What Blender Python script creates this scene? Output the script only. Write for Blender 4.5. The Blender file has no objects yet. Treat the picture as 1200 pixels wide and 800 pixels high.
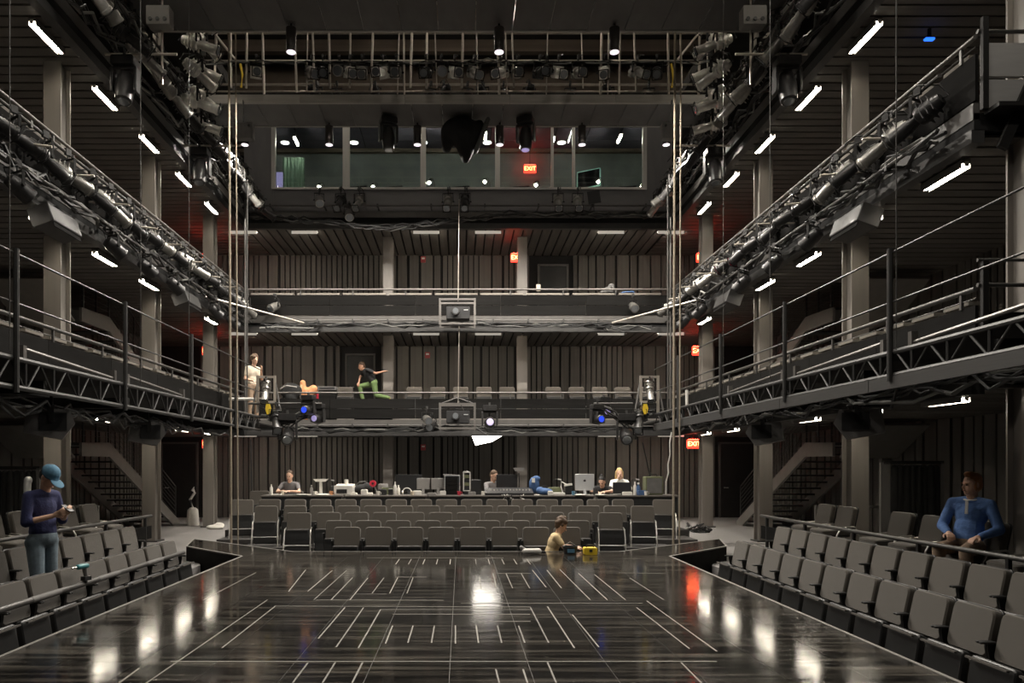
import bpy, bmesh, math, random
from mathutils import Vector, Matrix, Euler
random.seed(7)
R = math.radians
scn = bpy.context.scene
col = scn.collection

# ------------------------------------------------------------------ camera, world, exposure
F = 870.0                      # focal length in pixels of the 1200 x 800 frame
CX, CZ = 0.08, 1.48            # the camera stands almost on the axis, 1.48 m over the deck
cam_d = bpy.data.cameras.new('camera')
cam_d.sensor_width = 36.0
cam_d.lens = F / 1200 * 36.0
cam_d.shift_x = 60 / 1200
cam_d.shift_y = 145 / 1200
cam_d.clip_end = 200
cam = bpy.data.objects.new('camera', cam_d)
cam.location = (CX, 0, CZ)
cam.rotation_euler = (R(90), 0, 0)
col.objects.link(cam)
scn.camera = cam

world = bpy.data.worlds.new('world')
scn.world = world
world.use_nodes = True
bg = world.node_tree.nodes['Background']
bg.inputs[0].default_value = (0.85, 0.92, 1.0, 1)
bg.inputs[1].default_value = 0.05

scn.view_settings.view_transform = 'Standard'
scn.view_settings.look = 'None'
scn.view_settings.gamma = 1.0
scn.view_settings.use_curve_mapping = False
scn.view_settings.exposure = 0.28

STRIP_E = 62.0       # fluorescent strips under the galleries
DOWN_W = 1000.0       # house downlights under the bridges
def SX(px, d): return (px - 540) * d / F + CX
def SZ(py, d): return CZ - (py - 545) * d / F
def deck(px, py):
    d = F * CZ / (py - 545)
    return Vector((SX(px, d), d, 0))

# ------------------------------------------------------------------ materials
MATS = {}
def mat(name, color, rough=0.6, metal=0.0, var=0.0, scale=6.0, bump=0.0, bscale=None, stretch=None,
        emit=0.0, ecol=None, spec=None, sheen=0.0):
    m = bpy.data.materials.new(name)
    m.use_nodes = True
    nt = m.node_tree
    b = nt.nodes['Principled BSDF']
    c4 = (*color, 1)
    b.inputs['Base Color'].default_value = c4
    b.inputs['Roughness'].default_value = rough
    b.inputs['Metallic'].default_value = metal
    if spec is not None: b.inputs['Specular IOR Level'].default_value = spec
    if sheen: b.inputs['Sheen Weight'].default_value = sheen
    tc = nt.nodes.new('ShaderNodeTexCoord')
    src = tc.outputs['Object']
    if stretch:
        mp = nt.nodes.new('ShaderNodeMapping')
        mp.inputs['Scale'].default_value = stretch
        nt.links.new(src, mp.inputs[0]); src = mp.outputs[0]
    if var:
        n = nt.nodes.new('ShaderNodeTexNoise')
        n.inputs['Scale'].default_value = scale
        n.inputs['Detail'].default_value = 5
        nt.links.new(src, n.inputs['Vector'])
        oi = nt.nodes.new('ShaderNodeObjectInfo')
        ad = nt.nodes.new('ShaderNodeMath'); ad.operation = 'MULTIPLY_ADD'
        ad.inputs[1].default_value = 0.5; ad.inputs[2].default_value = 0.25
        nt.links.new(oi.outputs['Random'], ad.inputs[0])
        mx0 = nt.nodes.new('ShaderNodeMix'); mx0.inputs[0].default_value = 0.4
        nt.links.new(n.outputs['Fac'], mx0.inputs[2]); nt.links.new(ad.outputs[0], mx0.inputs[3])
        r = nt.nodes.new('ShaderNodeValToRGB')
        r.color_ramp.elements[0].position = 0.3; r.color_ramp.elements[1].position = 0.7
        r.color_ramp.elements[0].color = (*[x * (1 - var) for x in color], 1)
        r.color_ramp.elements[1].color = (*[min(1, x * (1 + var)) for x in color], 1)
        nt.links.new(mx0.outputs[0], r.inputs[0])
        nt.links.new(r.outputs[0], b.inputs['Base Color'])
    if bump:
        n2 = nt.nodes.new('ShaderNodeTexNoise')
        n2.inputs['Scale'].default_value = bscale or scale
        n2.inputs['Detail'].default_value = 4
        nt.links.new(src, n2.inputs['Vector'])
        bp = nt.nodes.new('ShaderNodeBump')
        bp.inputs['Strength'].default_value = bump
        bp.inputs['Distance'].default_value = 0.01
        nt.links.new(n2.outputs['Fac'], bp.inputs['Height'])
        nt.links.new(bp.outputs[0], b.inputs['Normal'])
    if emit:
        b.inputs['Emission Color'].default_value = (*(ecol or color), 1)
        b.inputs['Emission Strength'].default_value = emit
    MATS[name] = m
    return m

mat('board', (0.105, 0.098, 0.088), 0.75, 0, 0.30, 3.0, 0.3, 60, stretch=(1, 1, 0.15))
mat('board_gap', (0.012, 0.011, 0.011), 0.9)
mat('soffit', (0.10, 0.092, 0.082), 0.7, 0, 0.25, 4.0, 0.2, 40)
mat('soffit_gap', (0.006, 0.006, 0.006), 0.9)
mat('column', (0.185, 0.168, 0.15), 0.45, 0.0, 0.16, 5.0, 0.08, 30, stretch=(1, 1, 0.1))
mat('black_steel', (0.020, 0.0195, 0.019), 0.55, 0.0, 0.3, 8.0, spec=0.15)
mat('dark_steel', (0.045, 0.044, 0.043), 0.48, 0.0, 0.2, 8.0, spec=0.35)
mat('fascia', (0.013, 0.0125, 0.012), 0.8, 0, 0.3, 5.0, spec=0.03)
mat('channel', (0.085, 0.08, 0.075), 0.45, 0.0, 0.2, 5.0)
mat('bridge_channel', (0.30, 0.285, 0.26), 0.42, 0.0, 0.2, 3.0)
mat('bridge_panel', (0.10, 0.097, 0.094), 0.7, 0, 0.2, 3.0)
mat('pipe', (0.46, 0.42, 0.37), 0.38, 0.6, 0.2, 10.0)
mat('rail', (0.075, 0.072, 0.068), 0.45, 0.3, 0.2, 10.0)
mat('booth_wall', (0.15, 0.147, 0.152), 0.6, 0, 0.15, 4.0)
mat('booth_frame', (0.50, 0.49, 0.47), 0.4, 0.4, 0.1, 4.0)
mat('upper_wall', (0.17, 0.135, 0.105), 0.8, 0, 0.25, 3.0)
mat('ceiling_paint', (0.03, 0.028, 0.027), 0.8, 0, 0.2, 3.0)
mat('gallery_bounce', (0.19, 0.175, 0.16), 0.95, 0, 0.2, 30.0)  # pale tone chosen to bounce light up to the soffits
mat('end_grey', (0.30, 0.295, 0.29), 0.6, 0, 0.12, 6.0)
mat('blue_led', (0.05, 0.2, 1.0), 0.4, emit=1.6, ecol=(0.02, 0.15, 1.0))
mat('light_bright', (0.72, 0.70, 0.66), 0.3, 0.6, 0.2, 15.0)
mat('carpet', (0.25, 0.24, 0.235), 0.95, 0, 0.18, 40.0, 0.6, 300)
mat('riser', (0.045, 0.042, 0.04), 0.8, 0, 0.2, 10.0)
mat('stage_edge', (0.20, 0.19, 0.175), 0.5, 0, 0.3, 20.0)
mat('underlay', (0.10, 0.095, 0.085), 0.6, 0, 0.5, 6.0)
mat('tape', (0.21, 0.195, 0.165), 0.6, 0, 0.6, 9.0)
mat('fabric', (0.079, 0.069, 0.057), 0.95, 0, 0.13, 220.0, 0.5, 400, sheen=0.2)
mat('seat_shell', (0.018, 0.018, 0.018), 0.45, 0, 0.2, 20.0)
mat('ledge_pad', (0.24, 0.22, 0.19), 0.85, 0, 0.15, 60.0)
mat('seat_pad', (0.085, 0.077, 0.068), 0.85, 0, 0.12, 200.0)
mat('chrome', (0.5, 0.48, 0.45), 0.3, 0.8, 0.1, 10.0)
mat('light_body', (0.032, 0.031, 0.031), 0.36, 0.3, 0.3, 15.0)
mat('light_silver', (0.30, 0.29, 0.27), 0.34, 0.65, 0.25, 15.0)
mat('lens', (0.30, 0.32, 0.34), 0.08, 0.6, 0, 4.0)
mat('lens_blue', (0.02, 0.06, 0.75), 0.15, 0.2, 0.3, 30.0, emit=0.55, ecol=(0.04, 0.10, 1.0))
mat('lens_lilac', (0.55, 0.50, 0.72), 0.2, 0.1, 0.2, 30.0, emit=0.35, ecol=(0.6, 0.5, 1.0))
mat('gel_red', (0.20, 0.012, 0.03), 0.35, 0, 0.2, 20.0)
mat('cable', (0.016, 0.016, 0.016), 0.45, 0, 0.3, 9.0)
mat('cable_grey', (0.14, 0.14, 0.13), 0.5, 0, 0.2, 9.0)
mat('rope', (0.27, 0.23, 0.175), 0.9, 0, 0.2, 30.0, 0.5, 120)
mat('strip_glow', (1, 0.93, 0.80), 0.5, emit=STRIP_E, ecol=(1.0, 0.91, 0.75))
mat('strip_case_glow', (0.6, 0.56, 0.5), 0.5, emit=0.30, ecol=(1.0, 0.91, 0.78))  # faint glow on the housing stands for light falling on it
mat('strip_case', (0.22, 0.21, 0.20), 0.45, 0.2, 0.1, 9.0)
mat('bulb_hot', (1, 0.95, 0.85), 0.5, emit=60.0, ecol=(1.0, 0.93, 0.78))
mat('bulb_soft', (1, 0.97, 0.92), 0.5, emit=5.0, ecol=(1.0, 0.97, 0.93))
mat('work_glow', (1, 0.95, 0.86), 0.5, emit=9.0, ecol=(1.0, 0.93, 0.82))
mat('down_glow', (0.9, 0.85, 0.9), 0.4, emit=1.1, ecol=(1.0, 0.88, 0.95))
mat('down_can', (0.20, 0.185, 0.18), 0.25, 0.9, 0.1, 9.0)
mat('exit_red', (0.7, 0.03, 0.02), 0.4, emit=3.2, ecol=(1.0, 0.04, 0.02))
mat('exit_glow', (0.8, 0.02, 0.01), 0.4, emit=75.0, ecol=(1.0, 0.02, 0.01))
mat('cage', (0.17, 0.16, 0.15), 0.4, 0.5, 0.2, 10.0)
mat('fill_glow', (1, 0.93, 0.80), 0.5, emit=62.0, ecol=(1.0, 0.90, 0.76))  # glow of the added strips above the bridges
mat('rear_glow', (1, 0.93, 0.80), 0.5, emit=110.0, ecol=(1.0, 0.90, 0.76))
mat('exit_letter', (1, 0.65, 0.25), 0.4, emit=5.5, ecol=(1.0, 0.55, 0.16))
mat('alarm_red', (0.36, 0.05, 0.055), 0.5, 0, 0.1, 9.0)
mat('white_plastic', (0.62, 0.60, 0.56), 0.5, 0, 0.08, 9.0)
mat('grey_plastic', (0.22, 0.21, 0.20), 0.5, 0, 0.1, 9.0)
mat('black_plastic', (0.018, 0.018, 0.019), 0.45, 0, 0.2, 9.0)
mat('aluminium', (0.62, 0.63, 0.64), 0.32, 0.5, 0.05, 9.0)
mat('logo_dark', (0.05, 0.05, 0.055), 0.3)
mat('screen', (0.012, 0.013, 0.016), 0.15)
mat('table_top', (0.10, 0.09, 0.08), 0.6, 0, 0.2, 12.0)
mat('paper', (0.72, 0.69, 0.63), 0.8, 0, 0.06, 9.0)
mat('red_plastic', (0.55, 0.03, 0.06), 0.45)
mat('blue_cloth', (0.045, 0.10, 0.23), 0.8, 0, 0.2, 30.0)
mat('olive', (0.13, 0.14, 0.075), 0.8, 0, 0.2, 20.0)
mat('yellow', (0.75, 0.52, 0.03), 0.5, 0, 0.1, 20.0)
mat('teal', (0.05, 0.22, 0.24), 0.4)
mat('orange_cloth', (0.62, 0.28, 0.13), 0.85, 0, 0.25, 20.0)
mat('drape', (0.012, 0.012, 0.012), 0.9, 0, 0.3, 8.0)
mat('drape_grey', (0.12, 0.118, 0.115), 0.9, 0, 0.3, 8.0)
mat('stone_grey', (0.13, 0.125, 0.12), 0.7, 0, 0.2, 8.0)
mat('stringer', (0.17, 0.16, 0.148), 0.55, 0, 0.12, 6.0)
mat('door', (0.016, 0.016, 0.016), 0.5, 0, 0.2, 6.0)
mat('skin', (0.66, 0.41, 0.29), 0.5, 0, 0.10, 20.0)
mat('skin_dark', (0.36, 0.19, 0.12), 0.5, 0, 0.10, 20.0)
mat('lip', (0.34, 0.12, 0.09), 0.5)
mat('eye', (0.03, 0.025, 0.02), 0.2)
mat('hair_brown', (0.085, 0.05, 0.028), 0.6, 0, 0.35, 60.0, 0.8, 120)
mat('hair_black', (0.015, 0.013, 0.012), 0.5, 0, 0.3, 60.0, 0.8, 120)
mat('hair_red', (0.30, 0.115, 0.035), 0.6, 0, 0.35, 60.0, 0.8, 120)
mat('hair_blonde', (0.55, 0.38, 0.16), 0.6, 0, 0.3, 60.0, 0.8, 120)
mat('cap_blue', (0.085, 0.20, 0.30), 0.85, 0, 0.15, 40.0, 0.3, 200)
mat('shirt_navy', (0.030, 0.035, 0.105), 0.9, 0, 0.25, 25.0, 0.5, 60)
mat('jeans', (0.17, 0.22, 0.26), 0.9, 0, 0.35, 14.0, 0.4, 120)
mat('shirt_blue', (0.095, 0.185, 0.42), 0.85, 0, 0.22, 18.0, 0.6, 40)
mat('khaki', (0.27, 0.19, 0.13), 0.9, 0, 0.25, 40.0)
mat('shirt_tan', (0.60, 0.46, 0.26), 0.9, 0, 0.15, 20.0, 0.4, 60)
mat('shirt_grey', (0.16, 0.15, 0.15), 0.9, 0, 0.2, 20.0)
mat('shirt_white', (0.70, 0.67, 0.62), 0.9, 0, 0.10, 20.0, 0.4, 60)
mat('shirt_black', (0.014, 0.014, 0.015), 0.9, 0, 0.2, 20.0)
mat('shirt_cream', (0.55, 0.48, 0.38), 0.9, 0, 0.2, 20.0)
mat('trouser_green', (0.11, 0.17, 0.06), 0.9, 0, 0.25, 20.0)
mat('trouser_grey', (0.11, 0.105, 0.10), 0.9, 0, 0.2, 20.0)
mat('shoe', (0.03, 0.027, 0.025), 0.6)
mat('booth_inner', (0.20, 0.22, 0.215), 0.8, 0, 0.25, 2.0)
mat('tile_lilac', (0.13, 0.12, 0.16), 0.8, 0, 0.1, 9.0)
mat('tile_rose', (0.15, 0.07, 0.09), 0.8, 0, 0.1, 9.0)
mat('booth_green', (0.16, 0.25, 0.19), 0.8, 0, 0.15, 9.0)

def stage_material():
    m = bpy.data.materials.new('stage_deck'); m.use_nodes = True
    nt = m.node_tree; b = nt.nodes['Principled BSDF']
    geo = nt.nodes.new('ShaderNodeNewGeometry')
    def noise(scale, stretch, detail=6):
        mp = nt.nodes.new('ShaderNodeMapping'); mp.inputs['Scale'].default_value = stretch
        nt.links.new(geo.outputs['Position'], mp.inputs[0])
        n = nt.nodes.new('ShaderNodeTexNoise'); n.inputs['Scale'].default_value = scale
        n.inputs['Detail'].default_value = detail
        nt.links.new(mp.outputs[0], n.inputs['Vector']); return n
    streak = noise(2.2, (0.35, 6.0, 1)); blot = noise(1.1, (1, 1, 1)); speck = noise(26.0, (0.6, 1.6, 1), 3)
    r1 = nt.nodes.new('ShaderNodeValToRGB')
    r1.color_ramp.elements[0].position = 0.47; r1.color_ramp.elements[1].position = 0.70
    r1.color_ramp.elements[0].color = (0.009, 0.0085, 0.008, 1); r1.color_ramp.elements[1].color = (0.085, 0.076, 0.063, 1)
    nt.links.new(streak.outputs['Fac'], r1.inputs[0])
    r2 = nt.nodes.new('ShaderNodeValToRGB')
    r2.color_ramp.elements[0].position = 0.66; r2.color_ramp.elements[1].position = 0.80
    r2.color_ramp.elements[0].color = (0, 0, 0, 1); r2.color_ramp.elements[1].color = (0.20, 0.18, 0.15, 1)
    nt.links.new(speck.outputs['Fac'], r2.inputs[0])
    add = nt.nodes.new('ShaderNodeMix'); add.data_type = 'RGBA'; add.blend_type = 'ADD'; add.inputs[0].default_value = 1
    nt.links.new(r1.outputs[0], add.inputs[6]); nt.links.new(r2.outputs[0], add.inputs[7])
    nt.links.new(add.outputs[2], b.inputs['Base Color'])
    mr = nt.nodes.new('ShaderNodeMapRange')
    mr.inputs[1].default_value = 0.3; mr.inputs[2].default_value = 0.7
    mr.inputs[3].default_value = 0.06; mr.inputs[4].default_value = 0.17
    mm = nt.nodes.new('ShaderNodeMix'); mm.inputs[0].default_value = 0.5
    nt.links.new(streak.outputs['Fac'], mm.inputs[2]); nt.links.new(blot.outputs['Fac'], mm.inputs[3])
    nt.links.new(mm.outputs[0], mr.inputs[0]); nt.links.new(mr.outputs[0], b.inputs['Roughness'])
    bp = nt.nodes.new('ShaderNodeBump'); bp.inputs['Strength'].default_value = 0.05; bp.inputs['Distance'].default_value = 0.01
    nt.links.new(streak.outputs['Fac'], bp.inputs['Height']); nt.links.new(bp.outputs[0], b.inputs['Normal'])
    MATS['stage_deck'] = m
stage_material()

def glass_material():
    m = bpy.data.materials.new('booth_glass'); m.use_nodes = True
    nt = m.node_tree; nt.nodes.clear()
    out = nt.nodes.new('ShaderNodeOutputMaterial'); mix = nt.nodes.new('ShaderNodeMixShader')
    tr = nt.nodes.new('ShaderNodeBsdfTransparent'); gl = nt.nodes.new('ShaderNodeBsdfGlossy')
    fr = nt.nodes.new('ShaderNodeFresnel'); fr.inputs[0].default_value = 1.5
    n = nt.nodes.new('ShaderNodeTexNoise'); n.inputs['Scale'].default_value = 2.0
    r = nt.nodes.new('ShaderNodeValToRGB')
    r.color_ramp.elements[0].color = (0.80, 0.86, 0.84, 1); r.color_ramp.elements[1].color = (0.86, 0.91, 0.89, 1)
    nt.links.new(n.outputs['Fac'], r.inputs[0]); nt.links.new(r.outputs[0], tr.inputs[0])
    gl.inputs['Roughness'].default_value = 0.02
    nt.links.new(fr.outputs[0], mix.inputs[0]); nt.links.new(tr.outputs[0], mix.inputs[1]); nt.links.new(gl.outputs[0], mix.inputs[2])
    nt.links.new(mix.outputs[0], out.inputs[0])
    MATS['booth_glass'] = m
glass_material()

# ------------------------------------------------------------------ mesh building
class MB:
    def __init__(s): s.v = []; s.f = []
    def add(s, vs, fs):
        o = len(s.v); s.v += [tuple(p) for p in vs]; s.f += [tuple(i + o for i in q) for q in fs]; return s
    def box(s, c, size, rot=None):
        hx, hy, hz = size[0] / 2, size[1] / 2, size[2] / 2
        M = Euler(rot).to_matrix() if rot else None
        vs = []
        for z in (-hz, hz):
            for x, y in ((-hx, -hy), (hx, -hy), (hx, hy), (-hx, hy)):
                p = Vector((x, y, z))
                if M: p = M @ p
                vs.append(p + Vector(c))
        return s.add(vs, [(3, 2, 1, 0), (4, 5, 6, 7), (0, 1, 5, 4), (1, 2, 6, 5), (2, 3, 7, 6), (3, 0, 4, 7)])
    def rbox(s, c, size, r, rot=None, axis='y', seg=3):
        """box with the four edges along one axis rounded"""
        order = {'y': (0, 2, 1), 'z': (0, 1, 2), 'x': (1, 2, 0)}[axis]
        a, b, h = size[order[0]] / 2, size[order[1]] / 2, size[order[2]] / 2
        poly = []
        for k, (sx, sy) in enumerate(((1, 1), (-1, 1), (-1, -1), (1, -1))):
            for j in range(seg + 1):
                t = R(90 * k + 90 * j / seg)
                poly.append((sx * (a - r) + r * math.cos(t), sy * (b - r) + r * math.sin(t)))
        n = len(poly); vs = []; M = Euler(rot).to_matrix() if rot else None
        ins = min(r, h) * 0.35
        for hh, k in ((-h, 1 - ins / max(a, b)), (-h + ins, 1), (h - ins, 1), (h, 1 - ins / max(a, b))):
            for p in poly:
                q = [0, 0, 0]; q[order[0]] = p[0] * k; q[order[1]] = p[1] * k; q[order[2]] = hh
                q = Vector(q)
                if M: q = M @ q
                vs.append(q + Vector(c))
        fs = [tuple(range(n)), tuple(range(3 * n, 4 * n))]
        for l in range(3):
            for i in range(n):
                j = (i + 1) % n
                fs.append((l * n + i, l * n + j, (l + 1) * n + j, (l + 1) * n + i))
        return s.add(vs, fs)
    def cyl(s, p0, p1, r, seg=10, r2=None, caps=True):
        p0, p1 = Vector(p0), Vector(p1); r2 = r if r2 is None else r2
        ax = (p1 - p0)
        if ax.length < 1e-6: return s
        q = ax.to_track_quat('Z', 'Y'); vs = []
        for p, rr in ((p0, r), (p1, r2)):
            for i in range(seg):
                t = 2 * math.pi * i / seg
                vs.append(p + q @ Vector((rr * math.cos(t), rr * math.sin(t), 0)))
        fs = [(i, (i + 1) % seg, seg + (i + 1) % seg, seg + i) for i in range(seg)]
        if caps: fs += [tuple(range(seg - 1, -1, -1)), tuple(range(seg, 2 * seg))]
        return s.add(vs, fs)
    def lathe(s, prof, p0=(0, 0, 0), axis=(0, 0, 1), seg=14):
        """prof: list of (along, radius)"""
        q = Vector(axis).to_track_quat('Z', 'Y'); p0 = Vector(p0); vs = []
        for h, r in prof:
            for i in range(seg):
                t = 2 * math.pi * i / seg
                vs.append(p0 + q @ Vector((r * math.cos(t), r * math.sin(t), h)))
        fs = []
        for l in range(len(prof) - 1):
            for i in range(seg):
                j = (i + 1) % seg
                fs.append((l * seg + i, l * seg + j, (l + 1) * seg + j, (l + 1) * seg + i))
        fs.append(tuple(range(seg - 1, -1, -1))); k = (len(prof) - 1) * seg
        fs.append(tuple(range(k, k + seg)))
        return s.add(vs, fs)
    def ball(s, c, r, seg=14, rings=9, rot=None):
        if not isinstance(r, (tuple, list)): r = (r, r, r)
        M = Euler(rot).to_matrix() if rot else Matrix.Identity(3); c = Vector(c)
        vs = [c + M @ Vector((0, 0, -r[2]))]
        for k in range(1, rings):
            a = -math.pi / 2 + math.pi * k / rings
            for i in range(seg):
                t = 2 * math.pi * i / seg
                vs.append(c + M @ Vector((r[0] * math.cos(a) * math.cos(t), r[1] * math.cos(a) * math.sin(t), r[2] * math.sin(a))))
        vs.append(c + M @ Vector((0, 0, r[2]))); top = len(vs) - 1
        fs = [(0, 1 + (i + 1) % seg, 1 + i) for i in range(seg)]
        for k in range(rings - 2):
            for i in range(seg):
                j = (i + 1) % seg; a = 1 + k * seg
                fs.append((a + i, a + j, a + seg + j, a + seg + i))
        a = 1 + (rings - 2) * seg
        fs += [(a + i, a + (i + 1) % seg, top) for i in range(seg)]
        return s.add(vs, fs)
    def cap(s, p0, r0, p1, r1, seg=12):
        """closed tapered capsule"""
        p0, p1 = Vector(p0), Vector(p1); L = (p1 - p0).length
        if L < 1e-5: return s.ball(p0, max(r0, r1))
        prof = []
        for k in range(5):
            a = math.pi / 2 * (1 - k / 4.0)
            prof.append((-r0 * math.sin(a), max(r0 * math.cos(a), 0.0008)))
        for k in range(5):
            a = math.pi / 2 * k / 4.0
            prof.append((L + r1 * math.sin(a), max(r1 * math.cos(a), 0.0008)))
        return s.lathe(prof, p0, p1 - p0, seg)
    def tube(s, pts, r, seg=6):
        pts = [Vector(p) for p in pts]; n = len(pts); vs = []
        for i, p in enumerate(pts):
            t = (pts[min(i + 1, n - 1)] - pts[max(i - 1, 0)]).normalized()
            q = t.to_track_quat('Z', 'Y')
            for k in range(seg):
                a = 2 * math.pi * k / seg
                vs.append(p + q @ Vector((r * math.cos(a), r * math.sin(a), 0)))
        fs = []
        for i in range(n - 1):
            for k in range(seg):
                j = (k + 1) % seg
                fs.append((i * seg + k, i * seg + j, (i + 1) * seg + j, (i + 1) * seg + k))
        fs += [tuple(range(seg - 1, -1, -1)), tuple(range((n - 1) * seg, n * seg))]
        return s.add(vs, fs)
    def prism(s, poly, h0, h1, axis='z', at=0):
        """polygon extruded along an axis; poly holds the two other coordinates in order"""
        n = len(poly)
        def P(a, b, h): return {'z': (a, b, h), 'x': (h, a, b), 'y': (a, h, b)}[axis]
        vs = [P(a, b, h0) for a, b in poly] + [P(a, b, h1) for a, b in poly]
        fs = [tuple(range(n - 1, -1, -1)), tuple(range(n, 2 * n))]
        fs += [(i, (i + 1) % n, n + (i + 1) % n, n + i) for i in range(n)]
        return s.add(vs, fs)
    def mesh(s, name, material, smooth=False):
        me = bpy.data.meshes.new(name)
        me.from_pydata(s.v, [], s.f); me.validate()
        bm = bmesh.new(); bm.from_mesh(me); bmesh.ops.recalc_face_normals(bm, faces=bm.faces); bm.to_mesh(me); bm.free()
        me.materials.append(MATS[material])
        if smooth:
            me.polygons.foreach_set('use_smooth', [True] * len(me.polygons))
            try: me.set_sharp_from_angle(angle=R(40))
            except Exception: pass
        me.update()
        return me
    def build(s, name, material, parent=None, smooth=False, loc=None):
        return link(name, s.mesh(name, material, smooth), parent, loc)

def link(name, me, parent=None, loc=None, rot=None, scale=None):
    o = bpy.data.objects.new(name, me); col.objects.link(o)
    if parent: o.parent = parent
    if loc is not None: o.location = loc
    if rot is not None: o.rotation_euler = rot
    if scale is not None: o.scale = scale
    return o
def tag(o, label, cat, group=None, kind=None):
    o['label'] = label; o['category'] = cat
    if group: o['group'] = group
    if kind: o['kind'] = kind
    return o
def empty(name, label, cat, loc=(0, 0, 0), rz=0, group=None, kind=None):
    o = link(name, None, None, loc, (0, 0, rz)); o.empty_display_size = 0.1
    return tag(o, label, cat, group, kind)
def kids(o): return KIDS.get(o.name, [])
def tree(o): return [c for c in bpy.data.objects if c.parent == o]
class Proto:
    """a thing built once; stamp() copies it with its parts and sub-parts"""
    def __init__(s, root):
        s.root = root; s.used = False
        s.ch = [(c, [g for g in tree(c)]) for c in tree(root)]
    def stamp(s, loc, rot=(0, 0, 0), label=None, group=None, edit=None, scale=None):
        if not s.used:
            r = s.root; s.used = True; parts = [c for c, _ in s.ch]
        else:
            r = s.root.copy(); col.objects.link(r); parts = []
            for c, gs in s.ch:
                k = c.copy(); col.objects.link(k); k.parent = r; parts.append(k)
                if 'keep' in s.__dict__: pass
                for g in gs:
                    q = g.copy(); col.objects.link(q); q.parent = k
        r.location = loc; r.rotation_euler = rot
        if scale: r.scale = (scale,) * 3
        if label: r['label'] = label
        if group: r['group'] = group
        elif 'group' in r.keys() and label: del r['group']
        if edit: edit(r, parts)
        return r
ORD = 'first second third fourth fifth sixth seventh eighth ninth tenth eleventh twelfth thirteenth fourteenth fifteenth sixteenth seventeenth eighteenth nineteenth twentieth'.split()
UNIT = {}
def piece(name, parent, c, size, m, rot=None):
    """one board, plank or panel: shared box mesh"""
    if m not in UNIT:
        b = MB(); b.box((0, 0, 0), (1, 1, 1)); UNIT[m] = b.mesh('piece_' + m, m)
    return link(name, UNIT[m], parent, c, rot, size)
def struct(name, mb, m, label, cat, smooth=False):
    return tag(mb.build(name, m, None, smooth), label, cat, kind='structure')

# ------------------------------------------------------------------ the hall
GX, WX, COLX, GY, WY = 6.3, 10.0, 7.05, 21.9, 25.0
SOF = [2.45, 5.5, 8.55, 11.9]
FLZ = [2.7, 5.75, 8.85]
GF = -0.27                                  # concourse level
YN = -3.0                                   # near end of the galleries and the hall behind the camera
LEVEL = ['ground', 'lower', 'upper', 'top']

b = MB(); b.box((0, 11, -0.60), (20.6, 28.6, 0.30))
struct('floor', b, 'riser', 'dark sunken floor slab under the seating', 'floor')
for sx, side in ((-1, 'left'), (1, 'right')):
    b = MB(); b.prism([(sx * 4.48, YN), (sx * 4.48, 13.0), (sx * 5.6, 15.6), (sx * 5.2, 16.7), (sx * 5.2, WY), (sx * WX, WY), (sx * WX, YN)], -0.449, GF)
    struct('floor_concourse_' + side, b, 'carpet', 'grey carpeted concourse beside the %s seating' % ('blue-capped man' if sx < 0 else 'seated red-haired man'), 'floor')
b = MB(); b.box((0, YN - 2.9, 6.5), (20.4, 0.2, 15.0)); struct('wall_front', b, 'fascia', 'dark wall behind the stage end of the hall', 'wall')
b = MB(); b.box((0, 9.6, 14.7), (21, 31.2, 0.2)); ceil = struct('ceiling', b, 'ceiling_paint', 'dark ceiling high above the lighting bridges', 'ceiling')
for k in range(14): piece('joist', ceil, (0, 2.0 + 1.75 * k, 14.42), (20, 0.22, 0.36), 'upper_wall')

# wall boards in groups of wide boards and narrow slats, as on the photographed wall
def board_widths(total, seed):
    rnd = random.Random(seed); out = []; t = 0
    while t < total:
        if rnd.random() < 0.30:
            for k in range(rnd.randint(5, 9)):
                out.append((t, 0.13)); t += 0.175
        else:
            for k in range(rnd.randint(2, 5)):
                w = rnd.choice((0.20, 0.30, 0.38, 0.25)); out.append((t, w)); t += w + rnd.choice((0.05, 0.065, 0.09))
    return [(a, w) for a, w in out if a + w <= total]

b = MB(); b.box((0, WY + 0.15, 7.0), (20.4, 0.3, 15.4))
wall_back = struct('wall_back', b, 'board_gap', 'dark rear wall of vertical boards behind the galleries', 'wall')
doors_back = {0: [(-10.0, -8.75), (8.75, 10.0)], 1: [(SX(405, 25), SX(440, 25))], 2: [(SX(630, 25), SX(666, 25))]}
base = [GF, 3.1, 6.1]
for lv in range(3):
    for a, w in board_widths(19.9, 11 + lv % 2):
        x0, x1 = -9.95 + a, -9.95 + a + w
        if any(x1 > d0 - 0.06 and x0 < d1 + 0.06 for d0, d1 in doors_back[lv]): continue
        if lv and abs((x0 + x1) / 2) > 8.6: continue
        z0, z1 = base[lv] + 0.001, SOF[lv] - 0.001
        piece('board', wall_back, ((x0 + x1) / 2, WY - 0.02 - random.random() * 0.012, (z0 + z1) / 2), (w, 0.06, z1 - z0), 'board')
nd = 0
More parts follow.
